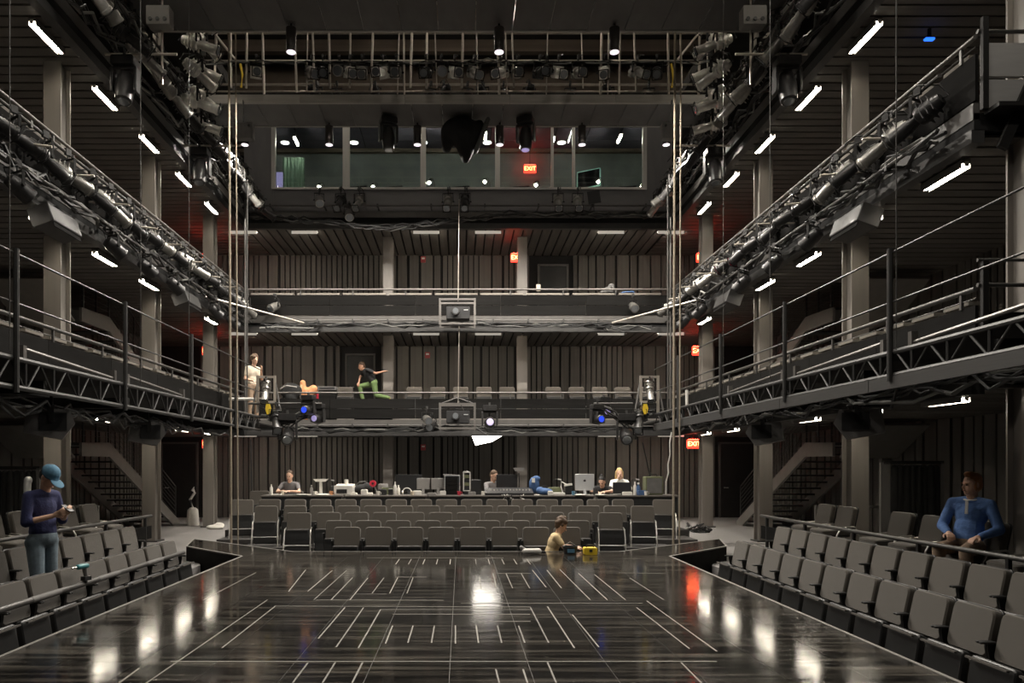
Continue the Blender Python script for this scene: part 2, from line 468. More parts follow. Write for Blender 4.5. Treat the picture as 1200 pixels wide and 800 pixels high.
for lv in range(3):
    for d0, d1 in doors_back[lv]:
        nd += 1; z0 = base[lv]; h = 2.25 if lv == 0 else 2.1
        if lv == 0: h = 2.5
        b = MB(); b.box(((d0 + d1) / 2, WY - 0.03, z0 + h / 2), (d1 - d0 - 0.1, 0.04, h - 0.06))
        dr = struct('door_%d' % nd, b, 'door', ['black door at the rear corner by the grey vacuum cleaner', 'black door at the rear corner beside the right staircase',
                    'black door behind the running person on the lower gallery', 'black door behind the upper gallery rail'][nd - 1], 'door')
        fb = MB(); fb.box((d0 + 0.03, WY - 0.04, z0 + h / 2), (0.06, 0.1, h)); fb.box((d1 - 0.03, WY - 0.04, z0 + h / 2), (0.06, 0.1, h))
        fb.box(((d0 + d1) / 2, WY - 0.04, z0 + h), (d1 - d0, 0.1, 0.06)); fb.build('door_frame', 'channel', dr)
        hb = MB(); hb.cyl((d0 + 0.18, WY - 0.06, z0 + 1.0), (d0 + 0.18, WY - 0.12, z0 + 1.0), 0.02); hb.box((d0 + 0.23, WY - 0.12, z0 + 1.0), (0.14, 0.02, 0.025)); hb.build('handle', 'chrome', dr)

for sx, side in ((-1, 'left'), (1, 'right')):
    b = MB(); b.box((sx * (WX + 0.15), 9.5, 7.0), (0.3, 31.0, 15.4))
    w = struct('wall_' + side, b, 'board_gap', 'dark boarded side wall behind the %s staircase' % ('left' if sx < 0 else 'right'), 'wall')
    for lv in range(3):
        for a, wd in board_widths(17.0, 31 + lv):
            y0 = 7.9 + a
            piece('board', w, (sx * (WX - 0.02 - random.random() * 0.012), y0 + wd / 2, (base[lv] + SOF[lv]) / 2 if lv == 0 else (FLZ[lv - 1] + SOF[lv]) / 2),
                  (0.06, wd, SOF[lv] - (base[lv] if lv == 0 else FLZ[lv - 1]) - 0.004), 'board')

# columns: steel H sections cased to a square face
def column(x, y, z0, z1, label, group):
    e = empty('column', label, 'column', (x, y, z0), 0, group, 'structure')
    h = z1 - z0; m = MB()
    m.box((0, -0.155, h / 2), (0.30, 0.03, h)); m.box((0, 0.155, h / 2), (0.30, 0.03, h)); m.build('flange', 'column', e)
    m = MB(); m.box((0, 0, h / 2), (0.16, 0.28, h)); m.build('web', 'column', e)
    m = MB(); m.box((0, 0, 0.015), (0.42, 0.42, 0.03)); m.build('base_plate', 'dark_steel', e)
for sx, side in ((-1, 'beside the left seating'), (1, 'beside the right seating')):
    for k in range(4):
        y = 9.12 + 4 * k
        column(sx * COLX, y, GF, 11.9, 'grey steel column rising through the galleries, %s' % side +
               [', foremost of its row', ', second of its row', ', third of its row', ', last by the exit sign'][k], 'gallery columns')
for x, nm in ((-2.17, 'left of the monitors'), (1.98, 'above the mixing console')):
    column(x, 23.1, 0.031, SOF[2], 'grey steel column in front of the rear boards, ' + nm, 'rear columns')

# galleries
def long_panels(parent, name, x, y0, y1, z0, z1, t, step, m):
    n = max(1, round((y1 - y0) / step)); s = (y1 - y0) / n
    for k in range(n):
        piece(name, parent, (x, y0 + s * (k + 0.5), (z0 + z1) / 2), (t, s - 0.012, z1 - z0), m)
def wide_panels(parent, name, y, x0, x1, z0, z1, t, step, m):
    n = max(1, round((x1 - x0) / step)); s = (x1 - x0) / n
    for k in range(n):
        piece(name, parent, (x0 + s * (k + 0.5), y, (z0 + z1) / 2), (s - 0.012, t, z1 - z0), m)

YR = 9.0                                     # the right galleries stop here
for lv in range(3):
    fz, sz = FLZ[lv], SOF[lv]; nm = ['lower', 'upper', 'top'][lv]
    for sx, side in ((-1, 'left'), (1, 'right')):
        y0 = YR if (sx > 0 and lv < 2) else YN
        # floor slab, plank soffit
        b = MB(); b.box((sx * (GX + WX) / 2, (y0 + WY) / 2, (fz + sz) / 2 + 0.02), (WX - GX, WY - y0, fz - sz - 0.04))
        g = struct('gallery_floor', b, 'soffit_gap', '%s %s gallery with plank soffit and strip lights' % (nm, side), 'gallery')
        p = 0.29; n = int((WY - max(y0, 7.5)) / p)
        for k in range(n):
            y = WY - p * (k + 0.5)
            piece('soffit_plank', g, (sx * (GX + WX) / 2, y, sz - 0.008 + random.random() * 0.006), (WX - GX - 0.02, p - 0.05, 0.03), 'soffit')
        piece('floor_finish', g, (sx * (GX + WX) / 2 + sx * 0.1, (y0 + WY) / 2, fz + 0.002), (WX - GX - 0.4, WY - y0 - 0.02, 0.006), 'gallery_bounce')  # finish added to throw light back onto the soffit above
        # edge beam and fascia
        m = MB(); m.box((sx * (GX + 0.03), (y0 + GY) / 2, fz + 0.02), (0.08, GY - y0, 0.20)); m.build('edge_channel', 'channel', g)
        long_panels(g, 'fascia_panel', sx * (GX + 0.04), y0, GY, fz + 0.16, fz + 0.72, 0.04, 2.0, 'fascia')
        m = MB(); m.box((sx * (GX + 0.05), (y0 + GY) / 2, sz - 0.03), (0.16, GY - y0, 0.16)); m.build('lower_beam', 'dark_steel', g)
        # rail
        rl = empty('gallery_rail', 'steel handrail with cushioned ledge along the %s %s gallery' % (nm, side), 'handrail', (sx * (GX + 0.02), y0, fz))
        m = MB(); m.cyl((0, 0, 0.92), (0, GY - y0, 0.92), 0.030); m.build('top_rail', 'cage' if lv else 'rail', rl, True)
        m = MB(); m.cyl((0.0, 0, 0.80), (0, GY - y0, 0.80), 0.008, 6); m.build('lower_rail', 'rail', rl, True)
        k = 0; yy = 0.25
        while yy < GY - y0:
            piece('baluster', rl, (0.0, yy, 0.815), (0.035, 0.035, 0.21), 'rail'); yy += 1.6
        if lv == 0 or lv == 1:
            yy = max(0.2, 7.6 - y0)
            while yy < GY - y0 - 0.4:
                piece('ledge_pad', rl, (sx * 0.14, yy + 0.25, 0.79), (0.16, 0.48, 0.05), 'ledge_pad'); yy += 0.68
    # rear gallery
    b = MB(); b.box((0, (GY + WY) / 2, (fz + sz) / 2 + 0.02), (2 * GX - 0.002, WY - GY, fz - sz - 0.04))
    g = struct('gallery_floor', b, 'soffit_gap', '%s rear gallery with plank soffit' % nm, 'gallery')
    p = 0.285; n = int(2 * GX / p)
    for k in range(n):
        x = -GX + p * (k + 0.5)
        piece('soffit_plank', g, (x, (GY + WY) / 2, sz - 0.008 + random.random() * 0.006), (p - 0.05, WY - GY - 0.02, 0.03), 'soffit')
    piece('floor_finish', g, (0, GY + 0.5, fz + 0.002), (2 * GX - 0.1, 0.7, 0.006), 'gallery_bounce')  # same added bounce surface on the rear gallery
    m = MB(); m.box((0, GY - 0.0, fz + 0.02), (2 * GX, 0.10, 0.20)); m.build('edge_channel', 'channel', g)
    m = MB(); m.box((0, GY + 0.03, sz - 0.02), (2 * GX, 0.14, 0.16)); m.build('lower_beam', 'dark_steel', g)
    if lv < 2:
        wide_panels(g, 'fascia_panel', GY + 0.02, -GX, GX, fz + 0.16, fz + 0.44, 0.04, 2.5, 'fascia')
        wide_panels(g, 'fascia_panel', GY + 0.02, -GX, GX, fz + 0.455, fz + 0.74, 0.04, 2.5, 'fascia')
        rl = empty('gallery_rail', 'steel handrail with pale ledge pads along the %s rear gallery' % nm, 'handrail', (0, GY + 0.02, fz))
        m = MB(); m.cyl((-GX, 0, 0.92), (GX, 0, 0.92), 0.028); m.build('top_rail', 'cage', rl, True)
        for k in range(9): piece('baluster', rl, (-6.2 + 1.55 * k, 0, 0.83), (0.035, 0.035, 0.17), 'rail')
        if lv == 1:
            for k in range(9): piece('ledge_pad', rl, (-5.5 + 1.36 * k, 0.16, 0.80), (1.26, 0.2, 0.05), 'ledge_pad')
        b = MB(); b.box((0, 23.9, fz + 0.19), (2 * GX + 4, 2.18, 0.38))
        struct('gallery_riser', b, 'gallery_bounce', 'dark riser step along the %s rear gallery' % nm, 'riser')
# top-level soffit over the third gallery
for sx, side in ((-1, 'left'), (1, 'right')):
    b = MB(); b.box((sx * (GX + WX) / 2, 11.0, 12.05), (WX - GX, 28, 0.3)); struct('gallery_roof', b, 'ceiling_paint', 'dark roof over the %s top gallery' % side, 'ceiling')

# gallery end on the right, facing the stage
for lv in (0, 1):
    fz = FLZ[lv]
    e = empty('gallery_end', ['black panel end of the lower right gallery with a guard rail', 'grey panelled end of the upper right gallery with a black brace'][lv], 'gallery end', (GX, YR - 0.06, fz), kind='structure')
    for k, (z0, z1) in enumerate(((0.02, 0.36), (0.40, 0.80)) if lv else ((0.02, 0.62),)):
        piece('end_panel', e, (1.55, 0, (z0 + z1) / 2), (3.0, 0.05, z1 - z0), 'end_grey' if lv else 'fascia')
    m = MB(); m.cyl((0, 0, 0.95), (3.4, 0, 0.95), 0.025); m.cyl((0, 0, 1.25), (3.4, 0, 1.25), 0.02) if lv == 0 else None
    m.build('end_rail', 'rail', e, True)
    for x in (0.06, 1.2, 2.4): piece('post', e, (x, -0.04, 0.55), (0.07, 0.05, 1.35 if lv == 0 else 1.1), 'black_steel')
    if lv:
        m = MB(); m.box((0.55, -0.07, 0.2), (0.12, 0.05, 1.5), (0, R(24), 0)); m.build('brace', 'black_steel', e)
        piece('ledge', e, (1.6, -0.1, -0.02), (3.0, 0.25, 0.05), 'black_steel')

# strip lights
def strip_proto():
    e = empty('strip_light', 'x', 'strip light')
    m = MB(); m.box((0, 0, 0.045), (0.12, 0.86, 0.05)); m.build('housing', 'strip_case', e)
    m = MB(); m.box((0.0, -0.44, 0.01), (0.05, 0.02, 0.06)); m.box((0.0, 0.44, 0.01), (0.05, 0.02, 0.06)); m.build('lamp_holder', 'white_plastic', e)
    m = MB(); m.cyl((0, -0.41, 0.0), (0, 0.41, 0.0), 0.026, 8); m.build('tube', 'strip_glow', e, True)
    for s in (-1, 1): m = MB(); m.box((s * 0.058, 0, 0.003), (0.006, 0.86, 0.082)); m.build('side_baffle', 'strip_case', e)
    return Proto(e)
SP = strip_proto()
for lv in range(3):
    for sx, side in ((-1, 'left'), (1, 'right')):
        for k in range(7):
            y = 8.1 + 2 * k
            if sx > 0 and lv < 2 and y < YR + 0.5: continue
            SP.stamp((sx * 6.66, y, SOF[lv] - 0.11), (0, 0, 0), 'lit fluorescent strip under the %s %s gallery, %s from the rear exit' % (['lower', 'upper', 'top'][lv], side, ORD[6 - k]),
                     'strips under the %s %s gallery' % (['lower', 'upper', 'top'][lv], side))
for sx, side in ((-1, 'left'), (1, 'right')):
    for k in range(2, 7):  # extra strips added out of view to light the silver instruments
        SP.stamp((sx * 6.75, 4.1 + 2 * k, 11.82), (0, 0, 0), 'unseen fill strip added under the roof of the %s top gallery, %s from the booth' % (side, ORD[6 - k]), 'added strips under the %s top roof' % side)
def fill_strip_proto():
    e = empty('fill_strip', 'x', 'strip light')
    m = MB(); m.box((0, 0, 0.045), (0.14, 1.3, 0.05)); m.build('housing', 'strip_case', e)
    m = MB(); m.cyl((0, -0.6, 0.0), (0, 0.6, 0.0), 0.026, 8); m.build('tube', 'fill_glow', e, True)
    m = MB(); m.cyl((0, -0.4, 0.06), (0, -0.4, 0.36), 0.01, 6); m.cyl((0, 0.4, 0.06), (0, 0.4, 0.36), 0.01, 6); m.build('hanger', 'black_steel', e)
    return Proto(e)
CS = fill_strip_proto()
for y in (3.0, 7.6, 15.9, 20.3):  # strips added out of view to brighten the bridges and upper wall
    for x in (-4.2, -1.5, 1.5, 4.2): CS.stamp((x, y, 13.88), (0, 0, 0), 'unseen fill strip added under the hall ceiling above the bridges', 'added fill strips')
def rear_strip_proto():
    e = empty('strip_light', 'x', 'strip light')
    m = MB(); m.box((0, 0, 0.055), (0.78, 0.14, 0.02)); m.box((0, -0.07, 0.02), (0.78, 0.012, 0.09)); m.build('housing', 'strip_case_glow', e)
    m = MB(); m.box((0, 0.0, 0.035), (0.72, 0.06, 0.018)); m.build('tube', 'rear_glow', e)
    return Proto(e)
RS = rear_strip_proto()
for lv in range(3):
    for ri, x in enumerate((-6.45, -4.62, -0.96, 0.9, 4.6, 6.4)):
        if lv == 0 and abs(x) < 1.5: continue
        RS.stamp((x, 22.4, SOF[lv] - 0.085), (0, 0, 0), 'shaded wall-washing strip under the %s rear gallery, %s from the orange coat side' % (['lower', 'upper', 'top'][lv], ORD[ri]), 'strips under the %s rear gallery' % ['lower', 'upper', 'top'][lv])

# exit signs with lettering
def letter_curve(text, size, m, parent, loc, rot):
    cu = bpy.data.curves.new('lettering', 'FONT'); cu.body = text; cu.size = size
    cu.align_x = 'CENTER'; cu.align_y = 'CENTER'; cu.extrude = 0.004
    tmp = bpy.data.objects.new('lettering', cu); col.objects.link(tmp)
    me = bpy.data.meshes.new_from_object(tmp.evaluated_get(bpy.context.evaluated_depsgraph_get()))
    bpy.data.objects.remove(tmp); me.materials.clear(); me.materials.append(MATS[m])
    return link('lettering', me, parent, loc, rot)
def exit_proto():
    e = empty('exit_sign', 'x', 'exit sign')
    m = MB(); m.rbox((0, 0, 0), (0.40, 0.06, 0.26), 0.02); m.build('case', 'exit_red', e)
    m = MB(); m.box((0, 0, 0.136), (0.34, 0.03, 0.01)); m.build('top_light', 'exit_glow', e)
    letter_curve('EXIT', 0.19, 'exit_letter', e, (0, -0.034, 0), (R(90), 0, 0))
    return Proto(e)
EX = exit_proto()
for px, d, lv, lab in ((245, 22.6, 0, 'beside the left column over the concourse door'), (245, 22.6, 1, 'beside the left column on the lower gallery'), (245, 22.6, 2, 'beside the left column on the upper gallery'),
                       (813, 22.2, 0, 'over the right concourse'), (819, 22.2, 1, 'beside the right column on the lower gallery'), (824, 22.2, 2, 'beside the right column on the upper gallery'),
                       (606, 23.0, 2, 'by the rear column behind the upper gallery rail'), (621, 24.2, 3, 'inside the control booth')):
    z = [SZ(520, d), SZ(411, d), SZ(302, d), SZ(198, d)][lv]
    r = EX.stamp((SX(px, d), d, z), (0, 0, 0), 'lit red EXIT sign ' + lab)
    hh = SOF[lv] - z - 0.02; piece('stem', r, (0, 0.03, (0.13 + hh) / 2), (0.02, 0.02, hh - 0.13), 'black_steel')

# red fire alarm boxes
for lv, (px, py) in enumerate(((496, 524), (501, 416), (496, 304))):
    e = empty('alarm_box', 'small red fire alarm box on the rear boards of the %s' % ['ground floor', 'lower gallery', 'upper gallery'][lv], 'fire alarm', (SX(px, 24.92), 24.92, SZ(py, 24.92)))
    m = MB(); m.rbox((0, 0, 0), (0.17, 0.06, 0.20), 0.02); m.build('case', 'alarm_red', e)
    m = MB(); m.box((0, -0.035, 0.03), (0.10, 0.02, 0.05)); m.build('strobe', 'white_plastic', e)

# ------------------------------------------------------------------ stage
poly = [(-3.5, YN - 1), (3.5, YN - 1), (3.5, 12.1), (4.95, 13.6), (5.3, 14.95), (2.8, 12.75), (-2.8, 12.75), (-5.3, 14.95), (-4.95, 13.6), (-3.5, 12.1)]
b = MB(); b.prism(poly, -0.449, -0.021); stage = struct('stage', b, 'fascia', 'raised glossy black stage deck marked with pale tape lines', 'stage')
b = MB(); b.box((0, (12.09 + YN) / 2, -0.012), (6.98, 12.09 - YN, 0.014)); b.build('underlay', 'underlay', stage)
nx, ny = 12, 7; w = 7.0 / nx; l = 2.44; y1 = 12.1
for i in range(nx):
    for j in range(ny):
        of = (i % 3) * 0.81; a, c = y1 - l * (j + 1) + of, min(y1, y1 - l * j + of)
        piece('deck_panel', stage, (-3.5 + w * (i + 0.5), (a + c) / 2, -0.0105), (w - 0.005, c - a - 0.005, 0.021), 'stage_deck')
for pl in ([(-3.497, 12.103), (3.497, 12.103), (2.797, 12.747), (-2.797, 12.747)], [(-3.52, 12.105), (-2.81, 12.757), (-5.29, 14.94), (-4.95, 13.6)], [(3.52, 12.105), (4.95, 13.6), (5.29, 14.94), (2.81, 12.757)]):
    m = MB(); m.prism(pl, -0.021, 0.0); m.build('deck_panel', 'stage_deck', stage)
def strip_on_deck(name, a, c, wd, m, z=0.0, h=0.0016):
    a, c = Vector(a), Vector(c); d = c - a
    return piece(name, stage, ((a.x + c.x) / 2, (a.y + c.y) / 2, z + h / 2), (wd, d.length, h), m, (0, 0, math.atan2(-d.x, d.y)))
for s in (-1, 1):
    for a, c in (((s * 3.485, YN), (s * 3.485, 12.1)), ((s * 3.49, 12.11), (s * 4.94, 13.6)), ((s * 2.8, 12.735), (s * 5.29, 14.93)), ((s * 4.95, 13.6), (s * 5.29, 14.93))):
        strip_on_deck('edge_trim', (*a, 0), (*c, 0), 0.032, 'stage_edge', 0, 0.004)
strip_on_deck('edge_trim', (-2.8, 12.735, 0), (2.8, 12.735, 0), 0.025, 'stage_edge', 0, 0.004)
TAPE = [(313.3, 702.7, 171.7, 800), (322.7, 710, 260, 759), (300, 670.7, 238, 702.7), (358.3, 667.3, 338, 693), (389.3, 668.3, 360.7, 692.7), (406, 668.3, 367.7, 702.7), (413, 676.7, 388, 702.7),
 (431, 677, 410, 702.7), (450, 676.7, 436, 695), (466, 676.7, 456.7, 695), (484, 676.7, 477, 695), (463, 676, 500, 676), (416.7, 696, 453, 696), (322.7, 710, 622, 711), (446.7, 714, 622, 714.2),
 (404, 711.7, 373, 748), (426, 711.7, 394, 758), (446, 714, 420, 759), (460, 733, 451.7, 754), (484, 733, 478, 753), (509, 733, 505.7, 753), (533.7, 732.7, 533.7, 754), (558, 733, 560.7, 753), (583, 733, 588, 753),
 (607.7, 733, 615, 753), (621.7, 711.7, 643, 753), (641.7, 710.7, 673, 759), (670.7, 720, 701.7, 758), (573, 728, 621.7, 728), (460, 719.5, 621, 719.5), (200, 775, 840, 775), (561.7, 676, 564, 690), (577.7, 671.7, 582, 689),
 (593, 671.7, 600.7, 689), (610.7, 671.7, 620.7, 689), (624, 668, 640, 688), (641, 668, 658, 689), (656, 667, 691.7, 702.7), (678, 671.7, 711.7, 702.7), (696.7, 673, 733, 702.7), (738, 677, 778, 702.7),
 (577.7, 671.7, 621.7, 671.7), (725, 671, 783, 672), (758, 704, 840, 763), (746, 711.7, 808, 760), (641.7, 776, 651.7, 800), (581, 784, 585, 800), (613, 784, 618, 800), (798, 776, 821.7, 800), (360.7, 776.7, 343, 800),
 (393, 776, 378, 800), (425, 776, 412.7, 800), (430, 653.5, 590, 653.5), (163, 783, 140, 800), (540, 706.8, 753, 706.8), (370, 703, 520, 703.3)] + [(x, 655, x + (x - 540) * 0.06, 661) for x in (468, 482, 498, 513, 528, 557, 572, 588, 602, 617)]
for k, (x0, y0, x1, y1) in enumerate(TAPE):
    faint = abs(y0 - y1) < 1.5
    strip_on_deck('tape_line', deck(x0, y0), deck(x1, y1), 0.016 if faint else 0.012, 'tape', 0, 0.0012 + 0.00003 * k)

# seating risers
ROWY = [13.3, 13.9, 14.85, 15.57, 16.46]; ROWZ = [-0.45, -0.375, -0.28, -0.185, -0.095]
HALF = [0, 2.9, 3.5, 4.4, 5.1]
for k in range(1, 5):
    y0 = ROWY[k - 1] + 0.16; y1 = (ROWY[k] + 0.16)
    b = MB(); b.box((0, (y0 + y1) / 2, (-0.45 + ROWZ[k]) / 2), (2 * HALF[k], y1 - y0, ROWZ[k] + 0.45))
    struct('seating_riser', b, 'riser', 'dark riser under the %s row of the rear seating' % ['', 'second', 'third', 'fourth', 'fifth'][k], 'riser')
b = MB(); b.box((0, (16.62 + WY) / 2, -0.21), (10.4, WY - 16.62, 0.48)); struct('control_platform', b, 'riser', 'dark platform carrying the control tables', 'platform')
for sx, side in ((-1, 'left'), (1, 'right')):
    b = MB(); b.box((sx * 6.0, 5.0, (GF + 0.02) / 2), (1.4, 16.0, 0.02 - GF)); struct('side_riser', b, 'riser', 'dark riser under the loose chairs of the %s side' % side, 'riser')
    rl = empty('seating_rail', 'low black rail between tip-up rows and loose chairs, %s side' % side, 'handrail', (sx * 5.32, 4.0, 0.021))
    m = MB(); m.cyl((0, 0, 0.58), (0, 8.95, 0.58), 0.026); m.build('top_rail', 'rail', rl, True)
    m = MB(); m.box((0, 4.48, 0.30), (0.03, 8.9, 0.22)); m.build('kick_panel', 'fascia', rl)
    for k in range(7): piece('post', rl, (0.0, 0.3 + 1.4 * k, 0.29), (0.04, 0.04, 0.58), 'black_steel')

# ------------------------------------------------------------------ tip-up seats (front faces -Y)
def seat_proto(kind):
    e = empty('tip_up_seat' if kind == 'fixed' else 'loose_chair', 'x', 'seat' if kind == 'fixed' else 'chair')
    m = MB(); m.rbox((0, 0.02, 0.635), (0.475, 0.075, 0.37), 0.05, (R(-12), 0, 0)); m.build('backrest', 'fabric', e, True)
    m = MB(); m.rbox((0, 0.066, 0.62), (0.46, 0.02, 0.40), 0.05, (R(-12), 0, 0)); m.build('back_shell', 'seat_shell', e, True)
    if kind == 'down':
        m = MB(); m.rbox((0, -0.23, 0.43), (0.46, 0.44, 0.09), 0.05, (R(3), 0, 0), 'z'); m.build('seat', 'fabric', e, True)
        m = MB(); m.rbox((0, -0.22, 0.375), (0.44, 0.42, 0.04), 0.05, (R(3), 0, 0), 'z'); m.build('seat_pan', 'seat_shell', e, True)
    else:
        t = R(-9)
        m = MB(); m.rbox((0, -0.165, 0.285), (0.445, 0.075, 0.32), 0.04, (t, 0, 0)); s = m.build('seat', 'fabric', e, True)
        m = MB(); m.rbox((0, -0.225, 0.285), (0.46, 0.06, 0.45), 0.03, (t, 0, 0)); m.build('seat_pan', 'seat_shell', e, True)
        m = MB(); m.rbox((0, -0.263, 0.500), (0.43, 0.025, 0.016), 0.007, (t, 0, 0)); m.build('seat_lip', 'seat_pad', s, True)
    if kind == 'fixed':
        for s in (-1, 1):
            m = MB(); m.prism([(0.06, 0.0), (-0.12, 0.0), (-0.14, 0.03), (-0.05, 0.10), (-0.05, 0.40), (-0.075, 0.55), (-0.075, 0.578), (0.0, 0.58), (0.09, 0.40), (0.05, 0.10), (0.10, 0.03), (0.10, 0)], s * 0.258 - 0.008, s * 0.258 + 0.008, 'x')
            m.build('standard', 'black_steel', e)
            m = MB(); m.rbox((s * 0.252, -0.075, 0.59), (0.026, 0.12, 0.018), 0.008); m.build('armrest', 'seat_shell', e, True)
            m = MB(); m.cyl((s * 0.247, -0.19, 0.20), (s * 0.262, -0.19, 0.20), 0.028, 8); m.build('hinge', 'chrome', e)
    else:
        for s in (-1, 1):
            m = MB(); m.tube([(s * 0.262, -0.36, 0.0), (s * 0.25, -0.24, 0.40), (s * 0.25, -0.18, 0.50), (s * 0.25, 0.02, 0.52)], 0.014, 8); m.build('leg', 'chrome', e, True)
            m = MB(); m.tube([(s * 0.262, 0.22, 0.0), (s * 0.25, 0.10, 0.36), (s * 0.25, 0.03, 0.52)], 0.014, 8); m.build('leg', 'chrome', e, True)
        m = MB(); m.tube([(-0.256, -0.30, 0.20), (0.256, -0.30, 0.20)], 0.010, 6); m.build('crossbar', 'chrome', e)
    return Proto(e)
SEAT, CHAIR, CHAIR_DN = seat_proto('fixed'), seat_proto('loose'), seat_proto('down')
def jit(a): return (random.random() - 0.5) * 2 * a
# rear block
ROWN = ['first', 'second', 'third', 'fourth', 'fifth']
rows = [(406.7, 36.9, 8), (396.4, 35.0, 9), (385.0, 32.8, 10), (345.6, 31.3, 13), (316.0, 29.6, 15)]
for k, (px0, st, n) in enumerate(rows):
    for i in range(n):
        SEAT.stamp((SX(px0 + st * i, ROWY[k]), ROWY[k], ROWZ[k]), (0, 0, jit(0.015)), 'tip-up seat in the %s rear row, %s from the printer side' % (ROWN[k], ORD[i]), 'rear block, %s row' % ROWN[k])
for k, pl, pr in ((2, 351.8, 714), (3, 313.7, 751.5), (4, 286, 776)):
    for s, px in ((-1, pl), (1, pr)):
        CHAIR.stamp((SX(px, ROWY[k]), ROWY[k] - 0.12, ROWZ[k]), (0, 0, -s * R([0, 0, 5, 9, 14][k])), 'loose grey chair with tubular legs ending the %s rear row on its %s side' % (ROWN[k], 'left' if s < 0 else 'right'))
CHAIR.stamp((SX(304, 18.2), 18.2, 0.031), (0, 0, 0.1), 'loose grey chair behind the control table by the black wall corner')
# side blocks
for sx, side in ((-1, 'left'), (1, 'right')):
    rz = R(-90) if sx > 0 else R(90)
    n1 = 13
    for i in range(n1):
        y = 10.75 - 0.54 * i
        if y < 4.0: continue
        SEAT.stamp((sx * 4.13, y, -0.449), (0, 0, rz), 'grey-brown tip-up seat along the %s stage edge, %s from the ramp' % (side, ORD[i]), '%s side, stage row' % side)
    for i in range(13):
        y = 11.15 - 0.54 * i
        if y < 4.2: continue
        SEAT.stamp((sx * 4.90, y, GF), (0, 0, rz), 'grey-brown tip-up seat below the %s rail, %s from the concourse' % (side, ORD[i]), '%s side, second row' % side)
for ci, y in enumerate((12.2, 11.55, 10.1, 9.4, 8.40, 7.6)):
    lab = 'loose grey chair behind the right low rail, %s from the staircase' % ORD[ci] if y != 8.40 else 'loose grey chair carrying the seated red-haired man'
    CHAIR_DN.stamp((6.05, y, 0.021), (0, 0, R(-90)), lab, 'loose chairs on the right riser' if y != 8.40 else None)
for ci, y in enumerate((12.3, 11.6, 10.4, 9.7, 9.0, 8.3)):
    CHAIR_DN.stamp((-6.05, y, 0.021), (0, 0, R(90)), 'loose grey chair behind the left low rail, %s from the staircase' % ORD[ci], 'loose chairs on the left riser')
# lower rear gallery
for i in range(17):
    px = 405 + 27 * i - 54
    if px > 760: break
    if min(abs(SX(px, 22.95) + 2.17), abs(SX(px, 22.95) - 1.98)) < 0.40 or 425 < px < 450: continue
    SEAT.stamp((SX(px, 23.05), 22.95, FLZ[0] + 0.381), (0, 0, 0), 'tip-up seat on the lower rear gallery riser, %s from the orange coat' % ORD[i], 'lower rear gallery seats')
# barrier pipe resting on the armrests of the left front row
e = empty('barrier_pipe', 'long wooden-wrapped pipe lying on the armrests of the left stage row', 'pipe', (-4.03, 4.6, 0.188))
m = MB(); m.cyl((0, 0, 0), (0, 6.4, 0), 0.030, 10); m.build('pipe', 'rail', e, True)
for k in range(4):
    m = MB(); m.cyl((0, 1.2 + 1.3 * k, 0), (0, 1.7 + 1.3 * k, 0), 0.032, 10); m.build('wrap', 'stone_grey', e, True)

# ------------------------------------------------------------------ stairs behind the columns
def stairs(sx, z0, label):
    e = empty('staircase', label, 'staircase', (sx * 8.95, 0, z0))
    yb, yt, rise = 22.0, 17.6, 2.25
    n = 13; go = (yb - yt) / n
    for s in (-1, 1):
        m = MB(); m.prism([(yb, 0), (yb - 0.45, 0), (yt, rise - 0.30), (16.3, rise - 0.30), (16.3, rise), (yt, rise + 0.04), (yb, 0.10)], s * 0.68 - 0.03, s * 0.68 + 0.03, 'x'); m.build('stringer', 'stringer', e)
    for k in range(n): piece('tread', e, (0, yb - go * (k + 0.5), rise * (k + 0.6) / n), (1.30, go + 0.02, 0.04), 'dark_steel')
    piece('landing', e, (0, 16.95, rise - 0.03), (1.3, 1.3, 0.06), 'dark_steel')
    s = -sx
    for k in range(4):
        y = yb - 0.3 - k * (yb - yt - 0.3) / 3; z = rise * (yb - y) / (yb - yt)
        piece('baluster', e, (s * 0.68, y, z + 0.5), (0.04, 0.04, 1.0), 'dark_steel')
    for y in (16.4, 17.0): piece('baluster', e, (s * 0.68, y, rise + 0.5), (0.04, 0.04, 1.0), 'dark_steel')
    for j in range(8):
        m = MB(); h = 0.16 + 0.12 * j
        m.tube([(s * 0.68, yb - 0.3, h + 0.15), (s * 0.68, yt, rise + h), (s * 0.68, 16.3, rise + h)], 0.016 if j == 7 else 0.007, 6); m.build('handrail' if j == 7 else 'rail_cable', 'rail', e)
    m = MB(); m.box((0, 15.6, rise + 0.0), (1.25, 1.3, 0.05), (R(-30), 0, 0)); m.build('upper_flight', 'stringer', e)
stairs(-1, GF, 'grey steel staircase with cable rail behind the left columns, ground floor')
stairs(1, GF, 'grey steel staircase with cable rail behind the right columns, ground floor')
stairs(-1, FLZ[0], 'grey steel staircase behind the left lower gallery rail')
stairs(1, FLZ[0], 'grey steel staircase behind the right lower gallery rail')
for sx, nm in ((-1, 'left'), (1, 'right')):
    e = empty('guard_rail', 'low grey pipe guard rail by the foot of the %s staircase' % nm, 'guard rail', (sx * 7.35, 15.2, GF))
    for x in (0, 0.75, 1.35): piece('post', e, (sx * x, 0, 0.45), (0.045, 0.045, 0.9), 'stringer')
    m = MB(); m.box((sx * 0.68, 0, 0.9), (1.4, 0.05, 0.05)); m.build('top_rail', 'stringer', e)

